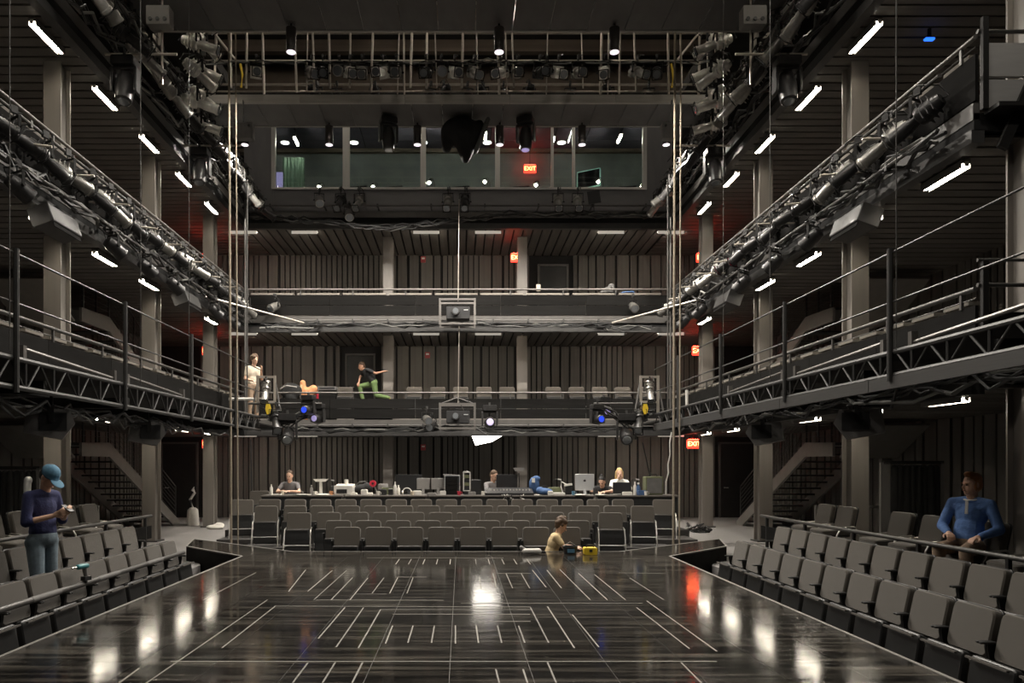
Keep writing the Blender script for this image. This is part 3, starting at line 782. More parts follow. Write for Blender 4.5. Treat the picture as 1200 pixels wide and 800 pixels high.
# ------------------------------------------------------------------ lighting bridges across the hall
def bridge(y0, y1, z, label, full, cans):
    e = empty('lighting_bridge', label, 'lighting bridge', (0, 0, z))
    n = 17; st = 12.4 / n
    for k in range(n):
        piece('deck_panel', e, (-6.2 + st * (k + 0.5), (y0 + y1) / 2, 0.03 + (k % 3) * 0.004), (st - 0.015, y1 - y0 - 0.06, 0.05), 'bridge_panel')
    for y in (y0, y1):
        for k in range(5):
            piece('edge_channel', e, (-6.2 + 2.48 * (k + 0.5), y, 0.10), (2.47, 0.06, 0.20), 'bridge_channel')
    if full:
        for y, zs in ((y0 + 0.03, (0.30, 1.02, 1.68)), (y1 - 0.03, (0.55, 1.05))):
            for z_ in zs:
                m = MB(); m.cyl((-6.25, y, z_), (6.25, y, z_), 0.030 if z_ > 0.5 else 0.022, 8); m.build('rail_pipe', 'pipe', e, True)
        if full > 1:
            for px in (252, 272, 289, 310, 348, 360, 369, 387, 410, 435, 466, 474, 481, 500, 512, 541, 560, 585, 594, 602, 640, 683, 703, 712, 725, 745, 783, 798, 818, 829):
                x = SX(px, y0); zb = random.choice((0.2, 0.25, 0.35)); m = MB()
                m.cyl((x, y0 - 0.04 + jit(0.02), zb), (x + jit(0.05), y0 - 0.04, 1.70 + jit(0.05)), random.choice((0.016, 0.024, 0.03)), 8); m.build('upright', 'pipe', e, True)
            for px in (262, 808):
                s = 1 if px > 540 else -1; x = SX(px, y0); m = MB(); m.cyl((x + s * 0.3, y0 - 0.08, 1.75), (x - s * 0.3, y0 - 0.08, 1.0), 0.025, 8); m.build('brace', 'pipe', e, True)
            for x in (-3.3, 3.0):
                m = MB(); m.cyl((x - 1.1, y1, 0.72), (x + 1.1, y1, 0.72), 0.045, 8); m.build('storage_pipe', 'pipe', e, True)
    return e
bridge(17.5, 18.7, 10.0, 'steel lighting bridge with pipe rails in front of the control booth', 2, True)
bridge(13.4, 14.6, 10.0, 'dark panelled lighting bridge overhead in front of the pipe-railed one', 1, True)
for k, y in enumerate((9.3, 5.2, 1.1)):
    bridge(y, y + 1.2, 10.0, 'dark lighting bridge above the stage, %s from the panelled one' % ['next', 'second', 'third'][k], 0, True)

def can_proto():
    e = empty('downlight', 'x', 'downlight')
    m = MB(); m.lathe([(0.0, 0.085), (0.01, 0.10), (0.46, 0.10), (0.47, 0.06)], seg=16); m.build('can', 'down_can', e, True)
    m = MB(); m.lathe([(-0.004, 0.088), (0.004, 0.088)], seg=16); m.build('lens', 'down_glow', e)
    m = MB(); m.cyl((0, 0, 0.46), (0, 0, 0.55), 0.02); m.build('stem', 'black_steel', e)
    return Proto(e)
CAN = can_proto()
sp = bpy.data.lights.new('downlight_lamp', 'SPOT'); sp.energy = DOWN_W; sp.color = (1.0, 0.93, 0.83)
sp.spot_size = R(150); sp.spot_blend = 0.4; sp.shadow_soft_size = 0.08
for y, xs, nm in ((18.5, (-5.3, -3.2, -1.0, 1.05, 3.1, 5.2), 'the pipe-railed bridge'), (14.35, (-3.2, 0.82, 3.05), 'the panelled overhead bridge'),
                  (9.9, (-4.6, -1.6, 1.6, 4.6), 'the bridge above the stage centre'), (5.8, (-4.6, -1.6, 1.6, 4.6), 'the second bridge above the stage')):
    spd = sp
    if y < 12: spd = sp.copy(); spd.energy = DOWN_W * 0.22
    for ci, x in enumerate(xs):
        c = CAN.stamp((x, y, 9.46), (0, 0, 0), 'slim cylindrical downlight under %s, %s along from the printer side' % (nm, ORD[ci]), 'downlights under ' + nm)
        l = bpy.data.objects.new('lamp', spd); col.objects.link(l); l.parent = c; l.location = (0, 0, -0.03)

# upper rear wall and control booth
b = MB(); b.box((0, 24.6, 13.2), (20.0, 0.3, 2.8)); uw = struct('wall_upper', b, 'upper_wall', 'brown upper rear wall above the control booth', 'wall')
for z in (12.35, 12.9, 13.5): piece('joist', uw, (0, 24.2, z), (19.5, 0.3, 0.14), 'ceiling_paint')
bz0, bz1 = 8.86, 11.9
b = MB(); b.box((0, WY - 0.35, (bz0 + bz1) / 2), (13.0, 0.1, bz1 - bz0)); struct('wall_booth', b, 'booth_inner', 'dark inner rear wall of the control booth', 'wall')
e = empty('control_booth', 'grey control booth front with a band of windows above the upper gallery', 'control booth', (0, GY, 0), kind='structure')
wz0, wz1 = SZ(223, GY), 11.62
for x0, x1 in ((-6.3, SX(321, GY)), (SX(755, GY), 6.3)): piece('front_panel', e, ((x0 + x1) / 2, 0, (bz0 + bz1) / 2), (x1 - x0, 0.10, bz1 - bz0), 'booth_wall')
xa, xb = SX(321, GY), SX(755, GY)
for k in range(4): piece('sill_panel', e, (xa + (xb - xa) * (k + 0.5) / 4, 0, (bz0 + wz0) / 2 + 0.04), ((xb - xa) / 4 - 0.004, 0.10, wz0 - bz0 - 0.08), 'booth_wall')
piece('head_panel', e, (0, 0, (wz1 + bz1) / 2), (xb - xa, 0.10, bz1 - wz1), 'booth_wall')
piece('frame_bar', e, ((xa + xb) / 2, -0.03, wz0 + 0.03), (xb - xa, 0.14, 0.06), 'booth_frame'); piece('frame_bar', e, ((xa + xb) / 2, -0.03, wz1 - 0.03), (xb - xa, 0.14, 0.06), 'booth_frame')
ml = [321, 406, 496, 583, 647, 672, 755]; mw = [0.12, 0.20, 0.16, 0.14, 0.08, 0.08, 0.12]
for px, w_ in zip(ml, mw): piece('mullion', e, (SX(px, GY), -0.02, (wz0 + wz1) / 2), (w_, 0.12, wz1 - wz0), 'booth_frame')
for a, c in zip(ml[:-1], ml[1:]): piece('pane', e, ((SX(a, GY) + SX(c, GY)) / 2, 0.02, (wz0 + wz1) / 2), (SX(c, GY) - SX(a, GY) - 0.06, 0.008, wz1 - wz0 - 0.05), 'booth_glass')
b = MB(); b.box((0, 23.4, 12.0), (12.6, 2.9, 0.1)); bc = struct('ceiling_booth', b, 'soffit_gap', 'tiled ceiling inside the control booth', 'ceiling')
for i in range(12):
    for j in range(3):
        piece('ceiling_tile', bc, (-5.6 + 1.02 * i, 22.5 + 0.9 * j, 11.93), (0.99, 0.87, 0.03), 'tile_rose' if 6 < i < 8 else 'tile_lilac')
def booth_light(px, py, d, hot, lab):
    e = empty('booth_lamp', lab, 'lamp', (SX(px, d), d, SZ(py, d)))
    if hot == 2:  # glowing tubes put in place of reflections in the panes
        m = MB(); m.cyl((0, -0.25, 0), (0, 0.25, 0.0), 0.03, 8); m.build('tube', 'bulb_hot', e); m = MB(); m.box((0, 0, 0.05), (0.1, 0.6, 0.03)); m.cyl((0, 0, 0.05), (0, 0, 11.9 - SZ(py, d)), 0.01); m.build('housing', 'strip_case', e)
    elif hot == 1:
        m = MB(); m.ball((0, 0, 0), 0.045); m.build('bulb', 'bulb_hot', e, True)
        m = MB(); m.lathe([(0.02, 0.10), (0.10, 0.04), (0.12, 0.02)], seg=12); m.tube([(0, 0, 0.12), (0.1, 0.1, 0.16), (0.16, 0.12, 0.0), (0.16, 0.12, 9.63 - SZ(py, d))], 0.012); m.build('shade', 'black_plastic', e, True)
    else:
        m = MB(); m.lathe([(-0.01, 0.13), (0.01, 0.13)], seg=14); m.build('diffuser', 'bulb_soft', e); m = MB(); m.lathe([(0.0, 0.16), (0.05, 0.14)], seg=14); m.build('trim_ring', 'white_plastic', e)
for k, (px, py, h) in enumerate(((347, 166, 2), (493, 158, 2), (569, 160, 2), (648, 166, 2), (726, 163, 2), (374, 219, 1), (437, 219, 1), (503, 214, 1), (568, 213, 1), (701, 213, 1), (628, 217, 1))):
    booth_light(px, py, 22.9 if h == 2 else 22.3, h, ('tube standing for a reflection in the booth window, %s' if h == 2 else 'small bright desk lamp on the booth sill, %s') % ['first pane, by the green curtain', 'third pane top', 'at the fourth mullion top', 'at the narrow pane top', 'over the last pane', 'below the green reflection', 'second pane', 'beside the third mullion', 'third pane end', 'last pane under the monitor', 'beside the booth exit sign'][k])
for px in (334, 415, 496, 571, 658): booth_light(px, 168 + (2 if px < 420 else 0), 24.0, 0, 'round white recessed ceiling light in the control booth')
for q, o in enumerate(sorted([o for o in bpy.data.objects if o.get('label') == 'round white recessed ceiling light in the control booth'], key=lambda o: o.location.x)): o['group'] = 'booth ceiling lights'; o.location.z = 11.905; o['label'] = 'round white recessed booth ceiling light, %s from the green curtain' % ORD[q]
# booth contents
e = empty('curtain', 'pale green curtain hanging inside the first booth pane', 'curtain', (SX(345, 23.4), 23.4, 8.86))
for k in range(6): m = MB(); m.cyl((-0.3 + 0.11 * k, 0.03 * (k % 2), 0), (-0.3 + 0.11 * k, 0.03 * (k % 2), 2.3), 0.07, 8); m.build('fold', 'booth_green', e, True)
e = empty('booth_desk', 'long dark desk along the control booth windows', 'desk', (0, 22.75, 8.86))
piece('desk_top', e, (0, 0, 0.74), (11.5, 0.75, 0.04), 'table_top')
for x in (-5.2, -2.6, 0, 2.6, 5.2): piece('leg', e, (x, 0, 0.36), (0.05, 0.6, 0.72), 'black_steel')
def monitor(loc, rz, w_, h_, lab, m_back='black_plastic', stand=0.12, group=None, screen='screen'):
    e = empty('monitor', lab, 'monitor', loc, rz, group)
    m = MB(); m.rbox((0, 0, stand + h_ / 2), (w_, 0.035, h_), 0.015); m.build('panel', m_back, e, True)
    m = MB(); m.box((0, 0.02, stand + h_ / 2), (w_ * 0.94, 0.004, h_ * 0.9)); m.build('screen', screen, e)
    m = MB(); m.box((0, -0.04, stand * 0.72), (0.06, 0.02, stand * 1.25), (R(-12), 0, 0)); m.build('stand', m_back, e)
    m = MB(); m.rbox((0, -0.03, 0.006), (min(0.24, w_ * 0.6), 0.16, 0.012), 0.03, None, 'z'); m.build('foot', m_back, e)
    return e
mat('screen_green', (0.25, 0.42, 0.34), 0.4, emit=0.25, ecol=(0.5, 0.9, 0.75))
monitor((SX(690, 22.75), 22.75, 9.625), R(150), 0.75, 0.55, 'pale green monitor turned sideways in the last booth pane', 'screen_green', 0.35)
monitor((SX(634, 22.95), 22.95, 9.625), R(180), 0.26, 0.42, 'small upright pale screen left of the narrow booth mullion', 'white_plastic', 0.02, None, 'screen_green')
monitor((SX(654, 22.95), 22.95, 9.625), R(180), 0.28, 0.42, 'small upright pale screen right of the narrow booth mullion', 'white_plastic', 0.02, None, 'screen_green')
for k, px in enumerate((420, 462, 540, 610, 735)): monitor((SX(px, 22.9), 22.9, 9.625), R(170), 0.55, 0.34, 'black desk monitor in the control booth, %s from the green curtain' % ORD[k], group='booth monitors')
monitor((SX(326, 22.6), 22.6, 9.625), R(0), 0.28, 0.75, 'bright pale blue upright display at the first booth pane edge', 'lens_lilac', 0.02)

# ------------------------------------------------------------------ stage lights
def clamp_and_yoke(e, w_, h_):
    m = MB(); m.box((0, 0, 0.0), (0.05, 0.09, 0.10)); m.cyl((0, -0.045, -0.02), (0, -0.12, -0.02), 0.012, 6); m.cyl((0, 0, -0.05), (0, 0, -0.12), 0.014, 6); m.build('clamp', 'dark_steel', e)
    m = MB(); m.box((0, 0, -0.12), (2 * w_, 0.04, 0.012))
    for s in (-1, 1): m.box((s * w_, 0, -0.12 - h_ / 2), (0.012, 0.04, h_)); m.cyl((s * (w_ - 0.02), 0, -0.12 - h_), (s * (w_ + 0.03), 0, -0.12 - h_), 0.022, 8)
    m.build('yoke', 'black_steel', e)
def ellipsoidal_proto(bodymat='light_body', gel=None, lens='lens'):
    e = empty('spotlight', 'x', 'stage light'); clamp_and_yoke(e, 0.155, 0.24)
    m = MB(); m.lathe([(-0.34, 0.03), (-0.335, 0.08), (-0.28, 0.10), (-0.16, 0.125), (-0.06, 0.13), (-0.02, 0.12), (0.0, 0.08), (0.10, 0.08), (0.12, 0.092), (0.36, 0.092), (0.37, 0.105), (0.41, 0.105)], (0, 0, 0), (0, -1, 0), 14)
    for k in range(3): m.box((0, 0.10 + 0.07 * k, 0), (0.262 - 0.02 * k, 0.012, 0.262 - 0.02 * k))
    bd = m.build('body', bodymat, e, True); bd.location = (0, 0, -0.36)
    m = MB(); m.lathe([(0.408, 0.09), (0.416, 0.088)], (0, 0, 0), (0, -1, 0), 14); m.build('lens', lens, bd)
    m = MB(); m.box((0, -0.425, 0.105), (0.22, 0.01, 0.02)); m.box((0, -0.425, -0.105), (0.22, 0.01, 0.02)); m.box((0.105, -0.425, 0), (0.02, 0.01, 0.22)); m.box((-0.105, -0.425, 0), (0.02, 0.01, 0.22)); m.build('gel_frame', 'black_steel', bd)
    if gel: m = MB(); m.box((0, -0.42, 0), (0.19, 0.004, 0.19)); m.build('gel', gel, bd)
    m = MB(); m.tube([(0, 0.33, 0), (0.02, 0.42, -0.05), (0.05, 0.40, 0.15), (0.06, 0.2, 0.36), (0.05, 0.02, 0.37)], 0.012, 6); m.build('lead', 'cable', bd)
    return Proto(e)
def par_proto(bodymat):
    e = empty('par_lamp', 'x', 'stage light'); clamp_and_yoke(e, 0.14, 0.2)
    m = MB(); m.lathe([(-0.16, 0.05), (-0.14, 0.09), (-0.02, 0.118), (0.16, 0.12), (0.17, 0.128), (0.2, 0.128)], (0, 0, 0), (0, -1, 0), 14); bd = m.build('body', bodymat, e, True); bd.location = (0, 0, -0.32)
    m = MB(); m.lathe([(0.196, 0.11), (0.204, 0.10)], (0, 0, 0), (0, -1, 0), 14); m.build('lens', 'lens', bd)
    m = MB(); m.tube([(0, 0.15, 0), (0.03, 0.25, 0.1), (0.03, 0.1, 0.3), (0.0, 0.02, 0.33)], 0.011, 6); m.build('lead', 'cable', bd)
    return Proto(e)
def moving_proto(bodymat, lens='lens', s_=1.0):
    e = empty('moving_light', 'x', 'stage light')
    m = MB(); m.rbox((0, 0, -0.14), (0.40, 0.30, 0.16), 0.03); m.build('base', bodymat, e, True)
    m = MB(); m.box((0, 0, -0.03), (0.05, 0.09, 0.1)); m.build('clamp', 'dark_steel', e)
    m = MB(); m.box((0, 0, -0.255), (0.44, 0.16, 0.05))
    for s in (-1, 1): m.rbox((s * 0.205, 0, -0.45), (0.05, 0.17, 0.42), 0.02, None, 'x')
    m.build('yoke', bodymat, e, True)
    m = MB(); m.lathe([(-0.25, 0.09), (-0.23, 0.13), (-0.05, 0.16), (0.05, 0.16), (0.2, 0.145), (0.28, 0.14), (0.3, 0.12)], (0, 0, 0), (0, -1, 0), 14); bd = m.build('head', bodymat, e, True); bd.location = (0, 0, -0.55)
    m = MB(); m.lathe([(0.295, 0.105), (0.312, 0.09)], (0, 0, 0), (0, -1, 0), 14); m.build('lens', lens, bd)
    return Proto(e)
ELB = ellipsoidal_proto('light_bright'); ELL = ellipsoidal_proto(); ELS = ellipsoidal_proto('light_silver'); ELR = ellipsoidal_proto('light_body', 'gel_red')
PAR = par_proto('light_body'); PAS = par_proto('light_silver'); MOV = moving_proto('light_body'); MVS = None
MVB = moving_proto('light_body', 'lens_blue'); MVL = moving_proto('light_body', 'lens_lilac')
def hang(P, loc, pan, tilt, label, group=None, scale=None):
    """pan 0 looks at -Y; tilt > 0 looks down"""
    def ed(r, parts):
        for p in parts:
            if p.name.startswith(('body', 'head')): p.rotation_euler = (tilt, 0, 0)
    return P.stamp(loc, (0, 0, pan), label, group, ed, scale or 1.0)
def pipe_run(name, p0, p1, r, label, m='rail', clamps=0, group=None, arm=None):
    e = empty(name, label, 'pipe', p0, 0, group); p0, p1 = Vector(p0), Vector(p1); d = p1 - p0
    mb = MB(); mb.cyl((0, 0, 0), d, r, 8); mb.build('pipe', m, e, True)
    for k in range(clamps):
        q = d * ((k + 0.5) / clamps); piece('bracket', e, q, (0.05, 0.05, 0.10), 'dark_steel')
        if arm: a_ = Vector(arm); piece('bracket_arm', e, q + a_ / 2, [max(abs(t), 0.03) for t in a_], 'dark_steel')
    return e
def cable_run(pts, label, n=4, r=0.018, spread=0.05, m='cable', sag=0.05, group=None):
    """a bundle of loosely tied cables along a path"""
    e = empty('cable_bundle', label, 'cable', pts[0], 0, group); p0 = Vector(pts[0])
    for k in range(n):
        mb = MB(); path = []
        for a, c in zip(pts[:-1], pts[1:]):
            a, c = Vector(a), Vector(c); N = max(3, int((c - a).length / 0.35))
            for j in range(N):
                t = j / N; q = a.lerp(c, t) - p0
                path.append(q + Vector((jit(spread), jit(spread), jit(spread) - abs(math.sin(j * 1.1 + k)) * sag)))
        path.append(Vector(pts[-1]) - p0); mb.tube(path, r * (0.7 + 0.6 * random.random()), 5)
        mb.build('cable', 'cable_grey' if (k == 1 and m == 'cable') else m, e, True)
    return e

rnd = random.Random(5)
CNT = {}
def nth(key):
    CNT[key] = CNT.get(key, 0) + 1
    return ORD[min(CNT[key], 20) - 1]
for sx, side in ((-1, 'left'), (1, 'right')):
    # upper gallery front: two pipes, many spotlights looking up-stage and inward
    x1 = sx * 6.08; ya = 9.3 if sx > 0 else 7.0
    pipe_run('lighting_pipe', (x1, ya, 6.36), (x1, 21.5, 6.36), 0.026, 'upper lighting pipe along the %s upper gallery front' % side, clamps=6, arm=(sx * 0.24, 0, 0))
    pipe_run('lighting_pipe', (sx * 6.0, ya, 5.62), (sx * 6.0, 21.5, 5.62), 0.026, 'lower lighting pipe along the %s upper gallery front' % side, clamps=6, arm=(sx * 0.24, 0, 0))
    cable_run([(sx * 6.05, ya, 5.70), (sx * 6.05, 21.4, 5.70)], 'black cables tied along the %s upper gallery front' % side, 5, 0.022, 0.09, sag=0.12)
    y = ya + 0.4; k = 0
    while y < 21.3:
        P = rnd.choice((ELL, ELL, ELS, ELL, ELR, PAS, ELL, ELS))
        kind = {ELL: 'black spotlight', ELS: 'silver spotlight', ELR: 'red-gelled spotlight', PAS: 'silver par lamp'}[P]
        hang(P, (x1 - sx * 0.03, y, 6.36), R(180) + sx * R(22 + 26 * rnd.random()), R(14 + 18 * rnd.random()), '%s on the %s upper gallery pipe, %s from its stage end' % (kind, side, nth(kind + side + 'u')), '%ss on the %s upper gallery' % (kind, side))
        y += 0.60 + 0.20 * rnd.random()
        if k % 2 == 1 and y < 20.5 and min(abs(y - 11.5), abs(y - 17.0)) > 0.75:
            hang(PAR, (sx * 6.0, y, 5.62), R(180) + sx * R(30), R(30), 'black par lamp slung low on the %s upper gallery, %s from its stage end' % (side, nth('low' + side)), 'low par lamps on the %s upper gallery' % side)
        k += 1
    # top gallery front: dense cluster reaching into the hall
    x2 = sx * 6.05
    pipe_run('lighting_pipe', (x2, 9.0, 9.95), (x2, 21.5, 9.95), 0.026, 'upper lighting pipe along the %s top gallery front' % side, clamps=6, arm=(sx * 0.24, 0, 0))
    pipe_run('lighting_pipe', (sx * 5.6, 11.0, 9.15), (sx * 5.6, 21.3, 9.15), 0.026, 'outrigger lighting pipe off the %s top gallery' % side, clamps=6, arm=(sx * 0.72, 0, 0))
    cable_run([(x2, 10.5, 8.95), (x2, 21.4, 8.95)], 'black cables tied along the %s top gallery front' % side, 5, 0.022, 0.10, sag=0.14)
    cable_run([(sx * 5.6, 11.0, 9.2), (sx * 5.6, 21.2, 9.2)], 'black cables on the %s top outrigger pipe' % side, 3, 0.018, 0.05, sag=0.14)
    y = 11.0
    while y < 21.0:
        P = rnd.choice((ELS, ELS, PAS, ELL, ELS))
        kind = {ELL: 'black spotlight', ELS: 'silver spotlight', PAS: 'silver par lamp'}[P]
        hang(P, (x2 - sx * 0.05, y, 9.95), R(180) + sx * R(20 + 30 * rnd.random()), R(25 + 20 * rnd.random()), '%s on the %s top gallery pipe, %s from its stage end' % (kind, side, nth(kind + side + 't')), '%ss on the %s top gallery' % (kind, side))
        P = rnd.choice((ELS, ELL, PAS))
        kind = {ELL: 'black spotlight', ELS: 'silver spotlight', PAS: 'silver par lamp'}[P]
        hang(P, (sx * 5.6, y + 0.3, 9.15), R(180) + sx * R(20 + 40 * rnd.random()), R(25 + 20 * rnd.random()), '%s on the %s top outrigger pipe, %s from its stage end' % (kind, side, nth(kind + side + 'o')), '%ss on the %s outrigger' % (kind, side))
        y += 0.62 + 0.2 * rnd.random()
    # silver cluster on a vertical boom by the bridge end
    for bi, (bx, by) in enumerate(((5.30, 15.2), (5.55, 16.2))):
        pipe_run('lighting_boom', (sx * bx, by, 8.7), (sx * bx, by, 11.9), 0.026, 'vertical lighting boom off the %s top gallery, %s' % (side, ['front one', 'rear one'][bi]), 'pipe')
        for q in range(5):
            hang(ELB, (sx * (bx - 0.03), by - 0.06, 11.62 - 0.60 * q), R(180) + sx * R((35 if q % 2 else 75) + 12 * rnd.random()), R(14 + 12 * rnd.random()), 'bright silver spotlight on the %s boom of the %s top gallery, %s down' % (['front', 'rear'][bi], side, ORD[q]), 'bright silver spotlights on the %s booms' % side)
    for q in range(10):
        yq = ya + 0.9 + 1.2 * q
        if yq < 21: pipe_run('side_arm', (sx * 6.28, yq, 5.98), (sx * 5.62, yq + 0.05, 5.98 - 0.03 * (q % 3)), 0.018, 'pale side arm pipe on the %s upper gallery front, %s from its stage end' % (side, ORD[q]), 'pipe', group='side arms of the %s upper gallery' % side)
    # two big moving lights on cross pipes
    for d_, lab in ((12.9, 'front'), (16.6, 'rear')):
        pipe_run('cross_pipe', (sx * 6.1, d_, 8.62), (sx * 4.85, d_, 8.62), 0.022, 'short %s cross pipe under the %s top gallery' % (lab, side), 'pipe')
        hang(MOV if sx < 0 else MOV, (sx * 5.75, d_, 8.60), R(0), R(75), 'large black moving light on the %s cross pipe of the %s side' % (lab, side))
    e = empty('junction_box', 'grey dimmer box mounted on the %s top rig' % side, 'junction box', (sx * 5.35, 13.4, 9.55))
    m = MB(); m.rbox((0, 0, 0), (0.42, 0.22, 0.34), 0.02); m.build('case', 'grey_plastic', e)
    for k in range(3): m = MB(); m.cyl((-0.13 + 0.13 * k, -0.11, -0.08), (-0.13 + 0.13 * k, -0.13, -0.08), 0.035, 10); m.build('socket', 'black_plastic', e)
    m = MB(); m.cyl((0, 0.1, 0.17), (0, 0.1, 0.5), 0.02); m.build('hanger', 'dark_steel', e)
    pipe_run('drop_pipe', (sx * 5.35, 13.5, 8.4), (sx * 5.35, 13.5, 11.8), 0.022, 'vertical drop pipe beside the %s dimmer box' % side, 'pipe')
    for k, (x_, y_, z_) in enumerate(((4.95, 17.2, 9.20),)):
        e = empty('amplifier_box', 'grey wall-plate box standing off the %s top rig by the bridge' % side, 'junction box', (sx * x_, y_, z_))
        m = MB(); m.rbox((0, 0, 0), (0.46, 0.2, 0.36), 0.02); m.build('case', 'stone_grey', e)
        for q in (-0.15, 0.15): m = MB(); m.cyl((q, -0.1, 0.1), (q, -0.12, 0.1), 0.03, 8); m.build('knob', 'black_plastic', e)
        m = MB(); m.cyl((0, 0, 0.18), (sx * 0.10, 0.30, 0.90), 0.02); m.build('hanger', 'dark_steel', e)

# lights on the pipe-railed bridge
for k, px in enumerate((300, 365, 378, 397, 410, 424, 448, 464, 499, 517, 533, 556, 587, 606, 633, 641, 655, 678, 708, 748, 770)):
    P = (ELB, ELS, ELL, PAS, ELB, ELS)[k % 6]
    kind = {ELB: 'bright silver spotlight', ELL: 'black spotlight', ELS: 'silver spotlight', PAR: 'black par lamp', PAS: 'silver par lamp'}[P]
    hang(P, (SX(px, 17.4), 17.42, 11.05), R(jit(25)), R(22 + 12 * rnd.random()), '%s on the front rail of the booth bridge, %s along the rail' % (kind, nth(kind + 'br')), '%ss on the bridge rail' % kind)
for k, px in enumerate((372, 395, 440, 505, 520, 548, 566, 590, 620, 668, 712, 760)):
    P = (ELL, PAR)[k % 2]
    hang(P, (SX(px, 18.65), 18.62, 11.05), R(180 + jit(25)), R(28), '%s on the far rail of the booth bridge, %s along the rail' % (('black spotlight' if k % 2 == 0 else 'black par lamp'), ORD[k // 2]), 'far rail %d kind' % (k % 2))
cable_run([(-6, 17.45, 11.0), (6, 17.45, 11.0)], 'black cables tied along the bridge mid rail', 3, 0.016, 0.04, sag=0.10)
# hanging in front of the booth
MVX = hang(MOV, (SX(455, 18.1), 18.1, 10.0), R(20), R(85), 'black moving light hanging under the bridge before the second booth pane')
hang(MVL, (SX(616, 18.1), 18.1, 10.0), R(-20), R(85), 'black moving light with a pale lens hanging under the bridge by the booth exit sign')
# on the booth base
pipe_run('lighting_pipe', (-6.2, 21.45, 8.98), (6.2, 21.45, 8.98), 0.026, 'lighting pipe along the foot of the control booth', clamps=8, arm=(0, 0.42, 0))
cable_run([(-6.2, 21.5, 8.80), (-2, 21.45, 8.40), (1.5, 21.45, 8.80), (6.1, 21.5, 8.82)], 'cable bundle sagging along the foot of the control booth', 6, 0.024, 0.06, sag=0.12)
for px, P, lab in ((374, PAS, 'silver par lamp under the first booth pane'), (399, ELL, 'black spotlight under the first booth mullion'), (421, ELS, 'silver spotlight under the second booth pane'), (409, PAS, 'silver par lamp slung lowest under the first booth mullion'), (525, ELS, 'silver spotlight of the pair under the third booth pane'), (545, ELL, 'black spotlight of the pair under the third booth pane'),
                   (654, ELS, 'silver spotlight under the narrow booth pane'), (677, ELS, 'silver spotlight beside the square black shade under the booth')):
    up = 0.45 if px != 409 else 0.05
    o = hang(P, (SX(px, 21.4), 21.40, 8.98 + up), R(jit(20)), R(45), lab)
    m = MB(); m.cyl((0, 0.03, 0), (0, 0.05, -up), 0.014, 6); m.build('boom', 'dark_steel', o)
e = empty('square_shade', 'square black flag plate tilted beside the booth spotlights', 'flag', (SX(696, 21.3), 21.3, SZ(231, 21.3)))
m = MB(); m.box((0, 0, 0), (0.36, 0.03, 0.36), (0, R(-8), 0)); m.build('plate', 'black_plastic', e); m = MB(); m.cyl((0, 0.02, -0.15), (0.02, 0.1, -0.38), 0.014, 6); m.build('stem', 'dark_steel', e)
# lower pipes of the rear galleries
for lv in (0, 1):
    z = FLZ[lv] - 0.06
    pipe_run('lighting_pipe', (-4.6, 21.6, z), (4.6, 21.6, z), 0.024, 'lighting pipe along the foot of the %s rear gallery' % ['lower', 'upper'][lv], clamps=9, arm=(0, 0.28, 0.0))
    cable_run([(-5.2, 21.5, z - 0.08), (-1.5, 21.5, z - 0.10), (0, 21.5, z - 0.02), (1.5, 21.5, z - 0.10), (4.6, 21.5, z - 0.08)], 'loose black cable bundle along the %s rear gallery foot' % ['lower', 'upper'][lv], 5, 0.022, 0.05, sag=0.10)
for px, py, nm in ((322, 358, 'left'), (742, 358, 'right')):
    hang(PAS, (SX(px, 21.6), 21.62, SZ(py - 12, 21.6)), R(jit(40)), R(30), 'silver par lamp on the upper rear gallery fascia, %s end' % nm)
for s, nm in ((-1, 'left'), (1, 'right')):
    pipe_run('cross_pipe', (s * 6.2, 18.2, 5.62), (s * 4.2, 20.2, 5.35), 0.026, 'slanting silver pipe at the %s corner of the upper gallery' % nm, 'pipe')
    cable_run([(s * 5.4, 20.6, 5.35), (s * 4.4, 21.3, 5.42), (s * 4.0, 21.86, 5.62)], 'tangle of clamps and cables at the %s upper corner' % nm, 5, 0.02, 0.10)
    pipe_run('drop_pipe', (s * 5.9, 20.6, 2.6), (s * 5.9, 20.6, 9.0), 0.03, 'dark vertical pipe in the %s rear corner' % nm, 'rail')
    pipe_run('drop_pipe', (s * 5.1, 18.0, 2.6), (s * 5.1, 18.0, 8.4), 0.018, 'thin vertical pipe in the %s rear corner' % nm, 'rail')

